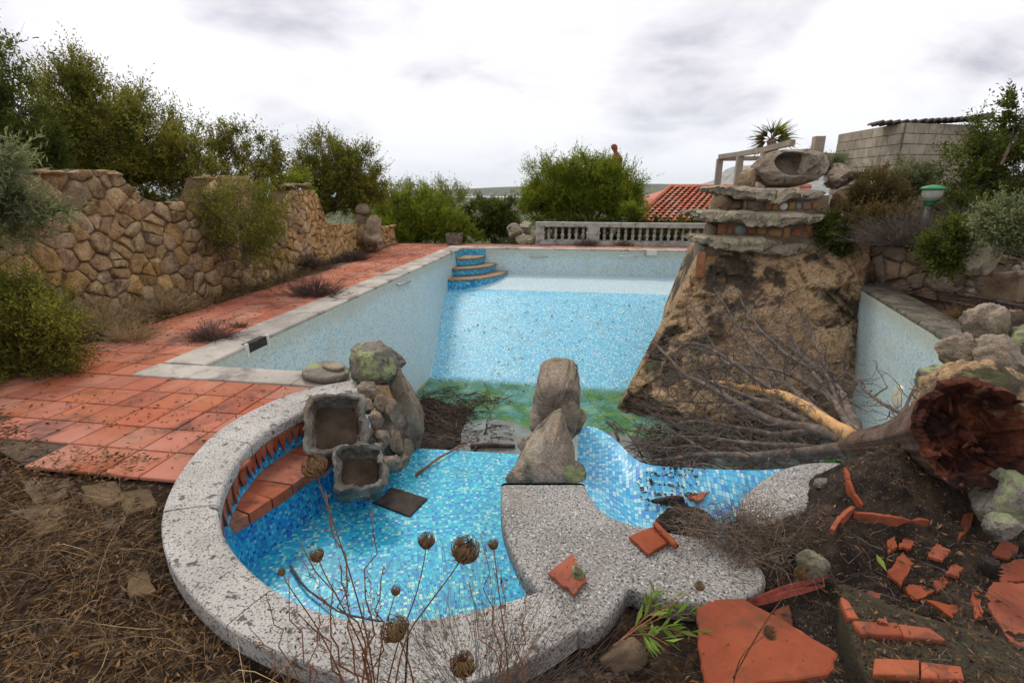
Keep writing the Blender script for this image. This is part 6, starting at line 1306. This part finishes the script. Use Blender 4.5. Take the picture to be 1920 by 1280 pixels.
for px in (((1600, 1166), (1680, 1170), (1690, 1192), (1612, 1190)), ((1684, 1171), (1742, 1180), (1770, 1200), (1694, 1194)), ((1640, 1236), (1722, 1240), (1722, 1268), (1636, 1264)), ((1727, 1241), (1800, 1252), (1806, 1274), (1727, 1269)), ((1575, 1120), (1592, 1128), (1610, 1160), (1590, 1158))):
    slab('brick', [(p.x, p.y) for p in [gz(x, y, .11) for x, y in px]], .118, .05, m_brick, stp, .008, .012, int(px[0][0]))
# ------------------------------------------------------------------ flagstones in the lower left ground
FLG = [((225, 925), (290, 915), (300, 950), (245, 965)), ((150, 915), (215, 905), (235, 940), (190, 955), (150, 945)), ((180, 960), (240, 968), (235, 1000), (185, 990)), ((235, 1075), (280, 1065), (285, 1110), (245, 1120)), ((40, 900), (130, 895), (135, 930), (60, 945)), ((20, 955), (120, 945), (150, 985), (60, 1010))]
for i, px in enumerate(FLG):
    P = [gz(x, y, -.03) for x, y in px]; c = sum(P, Vector()) / len(P); o = slab('flagstone', [a.lerp(b, k / 5).xy for a, b in zip(P, P[1:] + P[:1]) for k in range(5)], -.024, .06, m_flag, None, .010, .05, i, origin=(c.x, c.y, -.07)); tag(o, ('square tan flagstone nearest the basin coping', 'pale flagstone under dry leaves below the deck', 'flagstone directly below the pale one', 'lone ochre flagstone beside the outer coping edge', 'worn flagstone at the deck corner by the left edge', 'lowest broad flagstone at the left edge')[i], 'flagstone')
# ------------------------------------------------------------------ wild carrot seed heads
def seedhead(head, D, rpx, stem, label, tilt=(0, 0, 1), dense=70):
    c = gd(head[0], head[1], D); r_ = rpx * D / F; st = empty('seed_head', gd(*stem[-1]), label, 'seed head'); P = [c] + [gd(*s) for s in stem]
    P = resample(chaikin(P, 2, False), 16); up_ = (P[0] - P[1]).normalized(); up_ = (up_ + Vector(tilt) * .3).normalized(); v, f = tube(P[::-1], [.0026 - .0014 * i / 15 for i in range(16)], 6, .05); mesh('stem', v, f, m_stem, st, True)
    a1 = up_.orthogonal().normalized(); a2 = up_.cross(a1); k = 9; T = []
    for _ in range(dense * 2):
        a = rng.uniform(0, 6.28); m_ = rng.uniform(.55, 1.05); tt = np.linspace(0, 1, k); rad = r_ * m_ * np.sin(np.pi * (.08 + .80 * tt)) ** .8 * (1 + .06 * rng.normal()); hz_ = r_ * 1.9 * m_ * tt - r_ * .9; aa = a + tt * rng.normal() * .9
        T.append(np.array([tuple(c + up_ * h_ + (a1 * math.cos(x) + a2 * math.sin(x)) * q) for h_, x, q in zip(hz_, aa, rad)]))
    quadmesh('umbel', strands(np.array(T), r_ * .055), 4, m_seed, st)
    core_ = rock('core', c - up_ * r_ * .35, (r_ * .42, r_ * .42, r_ * .5), 3, m_seed, st, sub=3)
    br = []
    for _ in range(14):
        a = rng.uniform(0, 6.28); tt = np.linspace(0, 1, 5); br.append(np.array([tuple(c - up_ * r_ * .85 + (a1 * math.cos(a) + a2 * math.sin(a)) * q * r_ * 1.1 - up_ * r_ * .25 * math.sin(q * 3)) for q in tt]))
    quadmesh('bract', strands(np.array(br), r_ * .03), 4, m_stem, st)
seedhead((590, 874), 1.15, 22, [(596, 900, 1.16), (640, 1020, 1.22), (690, 1190, 1.35), (705, 1300, 1.5)], 'furry dry seed head bending over the brick bench', (-.8, 0, .2))
seedhead((800, 1013), 1.15, 16, [(798, 1040, 1.16), (780, 1120, 1.2), (748, 1195, 1.3), (722, 1300, 1.45)], 'mid sized upright seed head in front of the turquoise floor')
seedhead((872, 1030), 1.05, 26, [(862, 1055, 1.06), (805, 1130, 1.15), (757, 1195, 1.25), (738, 1300, 1.4)], 'largest ball shaped seed head, left of the granite slab', (.3, 0, 1))
seedhead((925, 1020), 1.2, 10, [(928, 1045, 1.2), (935, 1110, 1.25), (948, 1200, 1.35), (955, 1300, 1.5)], 'narrow closed seed head beside the slab edge')
seedhead((742, 1107), 1.2, 9, [(736, 1130, 1.2), (715, 1200, 1.3), (705, 1300, 1.45)], 'small dark seed head between the large ones')
seedhead((594, 1040), 1.2, 13, [(605, 1070, 1.2), (650, 1150, 1.28), (692, 1240, 1.4), (700, 1300, 1.5)], 'striped seed head leaning over the left basin floor', (-.5, 0, 1))
seedhead((740, 1178), 1.05, 25, [(752, 1205, 1.06), (770, 1250, 1.15), (780, 1310, 1.3)], 'big brown seed head above the near coping')
seedhead((868, 1245), 1.05, 24, [(872, 1275, 1.08), (876, 1320, 1.2)], 'blurred brown seed head at the lower edge of the picture')
seedhead((1506, 1074), 1.25, 14, [(1490, 1092, 1.26), (1430, 1170, 1.4), (1375, 1270, 1.6)], 'amber seed head on a long stalk over the curved tile fragment', (.6, 0, .6))
seedhead((1444, 1186), 1.4, 12, [(1425, 1196, 1.42), (1385, 1230, 1.5), (1372, 1300, 1.65)], 'dried seed head lying over the curved tile fragment', (.8, 0, .1))
seedhead((1312, 1098), 1.9, 9, [(1290, 1112, 1.88), (1240, 1145, 1.8), (1150, 1210, 1.7)], 'tiny pale seed head resting on the granite slab', (.8, 0, .1))
seedhead((528, 1072), 1.3, 7, [(535, 1090, 1.3), (600, 1180, 1.4), (650, 1290, 1.55)], 'tiny dry seed head over the left basin wall', (-.4, 0, 1))
# rusty weed stalks
def weed(base, tips, label, rad=.002, seed=0):
    r = np.random.default_rng(seed); b = gd(*base); parts = []; T = []
    o = empty('weed_stalk', b, label, 'weed')
    for tp in tips:
        q = gd(*tp); v, f = limb('', b, q, rad, rad * .45, int(tp[0]), None, None, 10, .10); parts.append((v, f)); dq = np.array((q - b).normalized()); Lq = (q - b).length
        for _ in range(16): s_ = r.uniform(.3, 1); T.append((np.array(b.lerp(q, s_)), unit(dq + r.normal(size=3) * .6), Lq * r.uniform(.04, .16), rad * .4))
    mesh('stem', *merge(*parts), m_stem, o, True); t_ = twigs(T, m_stem, 'side_shoots', o, .06)
    P = np.array([a[0] + a[1] * a[2] for a in T]); quadmesh('dry_leaves', leaves_on(P, unit(r.normal(size=P.shape) + [0, 0, -.6]), .014, .005, r), 4, m_litter, o)
weed((690, 1320, 1.4), [(560, 1010, 1.25), (610, 920, 1.25), (700, 960, 1.3), (640, 1060, 1.2), (560, 1150, 1.2), (720, 1060, 1.3), (680, 1130, 1.3)], 'rusty branching weed in front of the basin', .0028, 1)
weed((590, 1330, 1.3), [(500, 1120, 1.2), (540, 1080, 1.2), (600, 1130, 1.2), (470, 1180, 1.25)], 'thin reddish weed at the lower left of the near coping', .002, 2)
weed((955, 1330, 1.3), [(900, 1000, 1.25), (880, 1090, 1.2), (990, 1100, 1.25), (1010, 1180, 1.2), (940, 1060, 1.2)], 'fine brown weed in front of the slab seam', .002, 3)
# fresh sprig of long leaves
rng = np.random.default_rng(5); sg = empty('leafy_sprig', gz(1210, 1180, 0), 'fresh green sprig of long narrow leaves under the granite slab', 'sprig'); parts = []; VV = []
for a, b in (((1150, 1212), (1262, 1128)), ((1190, 1180), (1305, 1150)), ((1190, 1180), (1300, 1192)), ((1180, 1190), (1255, 1210)), ((1200, 1172), (1230, 1120))):
    p, q = gz(*a, .0), gz(*b, .06); v, f = tube(resample([p, p.lerp(q, .5) + Vector((0, 0, .03)), q], 8), [.0025] * 8, 5); parts.append((v, f)); n = 11; t_ = rng.uniform(.3, 1, n); B = np.array([tuple(p.lerp(q, x) + Vector((0, 0, .02))) for x in t_]); D = unit(np.array((q - p).normalized()) + rng.normal(size=(n, 3)) * .55 + [0, 0, .15]); VV.append(leaves_on(B, D, .085, .017, rng, .3))
mesh('stem', *merge(*parts), m_stem, sg, True); quadmesh('leaves', np.concatenate(VV), 4, g_lime, sg)
p, q = gz(1642, 1042, .08), gz(1662, 1076, .07); sd_ = (q - p).cross(Vector((0, 0, 1))).normalized() * .014
v = [p, p.lerp(q, .4) + sd_, q, p.lerp(q, .4) - sd_, p.lerp(q, .45) + Vector((0, 0, -.006))]; v = [a + Vector((0, 0, .012)) for a in v]
tag(mesh('green_leaf', v, [(0, 1, 4), (1, 2, 4), (2, 3, 4), (3, 0, 4)], g_lime, origin=tuple(p)), 'single bright green leaf lying on the dark soil', 'leaf')
# bark strips
for i, (a, b, lab) in enumerate((((1392, 1132), (1552, 1082), 'long dark red bark strip at the slab edge'), ((1410, 1135), (1545, 1098), 'shorter red bark strip just below the long one'))):
    p, q = gz(*a, .03), gz(*b, .10); P = resample([p, p.lerp(q, .5) + Vector((0, 0, .012)), q], 12); n_ = Vector((0, 1, .2)).normalized(); rings = []
    for j, c in enumerate(P): w_ = .017 * math.sin(math.pi * (.12 + .8 * j / 11)); rings.append([c - n_ * w_, c + Vector((0, 0, .006)), c + n_ * w_, c + Vector((0, 0, .011))])
    tag(mesh('bark_strip', *loft(rings), M('red_bark%d' % i, [(.3, (.10, .014, .010)), (.7, (.27, .05, .03))], 30, rough=.6), None, False, origin=tuple(p)), lab, 'bark strip')
# pine cone
pc = gz(1846, 1082, .12); cone = empty('pine_cone', pc, 'dark closed pine cone among the shards at the right', 'pine cone'); m_cone = M('cone_scale', [(.3, (.012, .009, .008)), (.7, (.05, .036, .028))], 40)
rock('core', pc + Vector((0, 0, .045)), (.038, .036, .045), 2, m_cone, cone, sub=3); VV = []
for j in range(9):
    for k in range(9):
        a = 2 * math.pi * (k + j * .5) / 9; z = .01 + .009 * j; r_ = .042 * math.sin(math.pi * (.15 + .8 * j / 9)) + .006; d1 = np.array((math.cos(a), math.sin(a), .5)); c = np.array(pc) + np.array((math.cos(a) * r_ * .8, math.sin(a) * r_ * .8, z)); s_ = np.array((-math.sin(a), math.cos(a), 0)) * .009
        VV += [c - s_, c + s_, c + d1 * .013 + s_ * .5, c + d1 * .013 - s_ * .5]
quadmesh('scales', np.array(VV), 4, m_cone, cone)
# rock mass closing the right pool end
for i, a in enumerate(((1725, 1990, 690, 860, 4.6), (1800, 2010, 600, 760, 5.9))): tag(rockpx('boulder', *a[:5], 700 + i, m_cliff, sub=5, cuts=8, rough=.16), ('wide rock mass behind the rotten stump', 'big shadowed rock behind the corner boulders')[i], 'boulder')

# ------------------------------------------------------------------ air
hm_ = bpy.data.materials.new('air'); hm_.use_nodes = True; t = hm_.node_tree; t.nodes.clear(); o_ = t.nodes.new('ShaderNodeOutputMaterial'); pv = t.nodes.new('ShaderNodeVolumePrincipled'); pv.inputs['Color'].default_value = (.93, .96, 1, 1); pv.inputs['Density'].default_value = 3.2e-5; t.links.new(pv.outputs[0], o_.inputs['Volume'])
v, f = box((0, 10300, 150), (120400, 21800, 520)); tag(mesh('haze', v, f, hm_), 'pale sea haze over the coast', 'haze', kind='stuff')
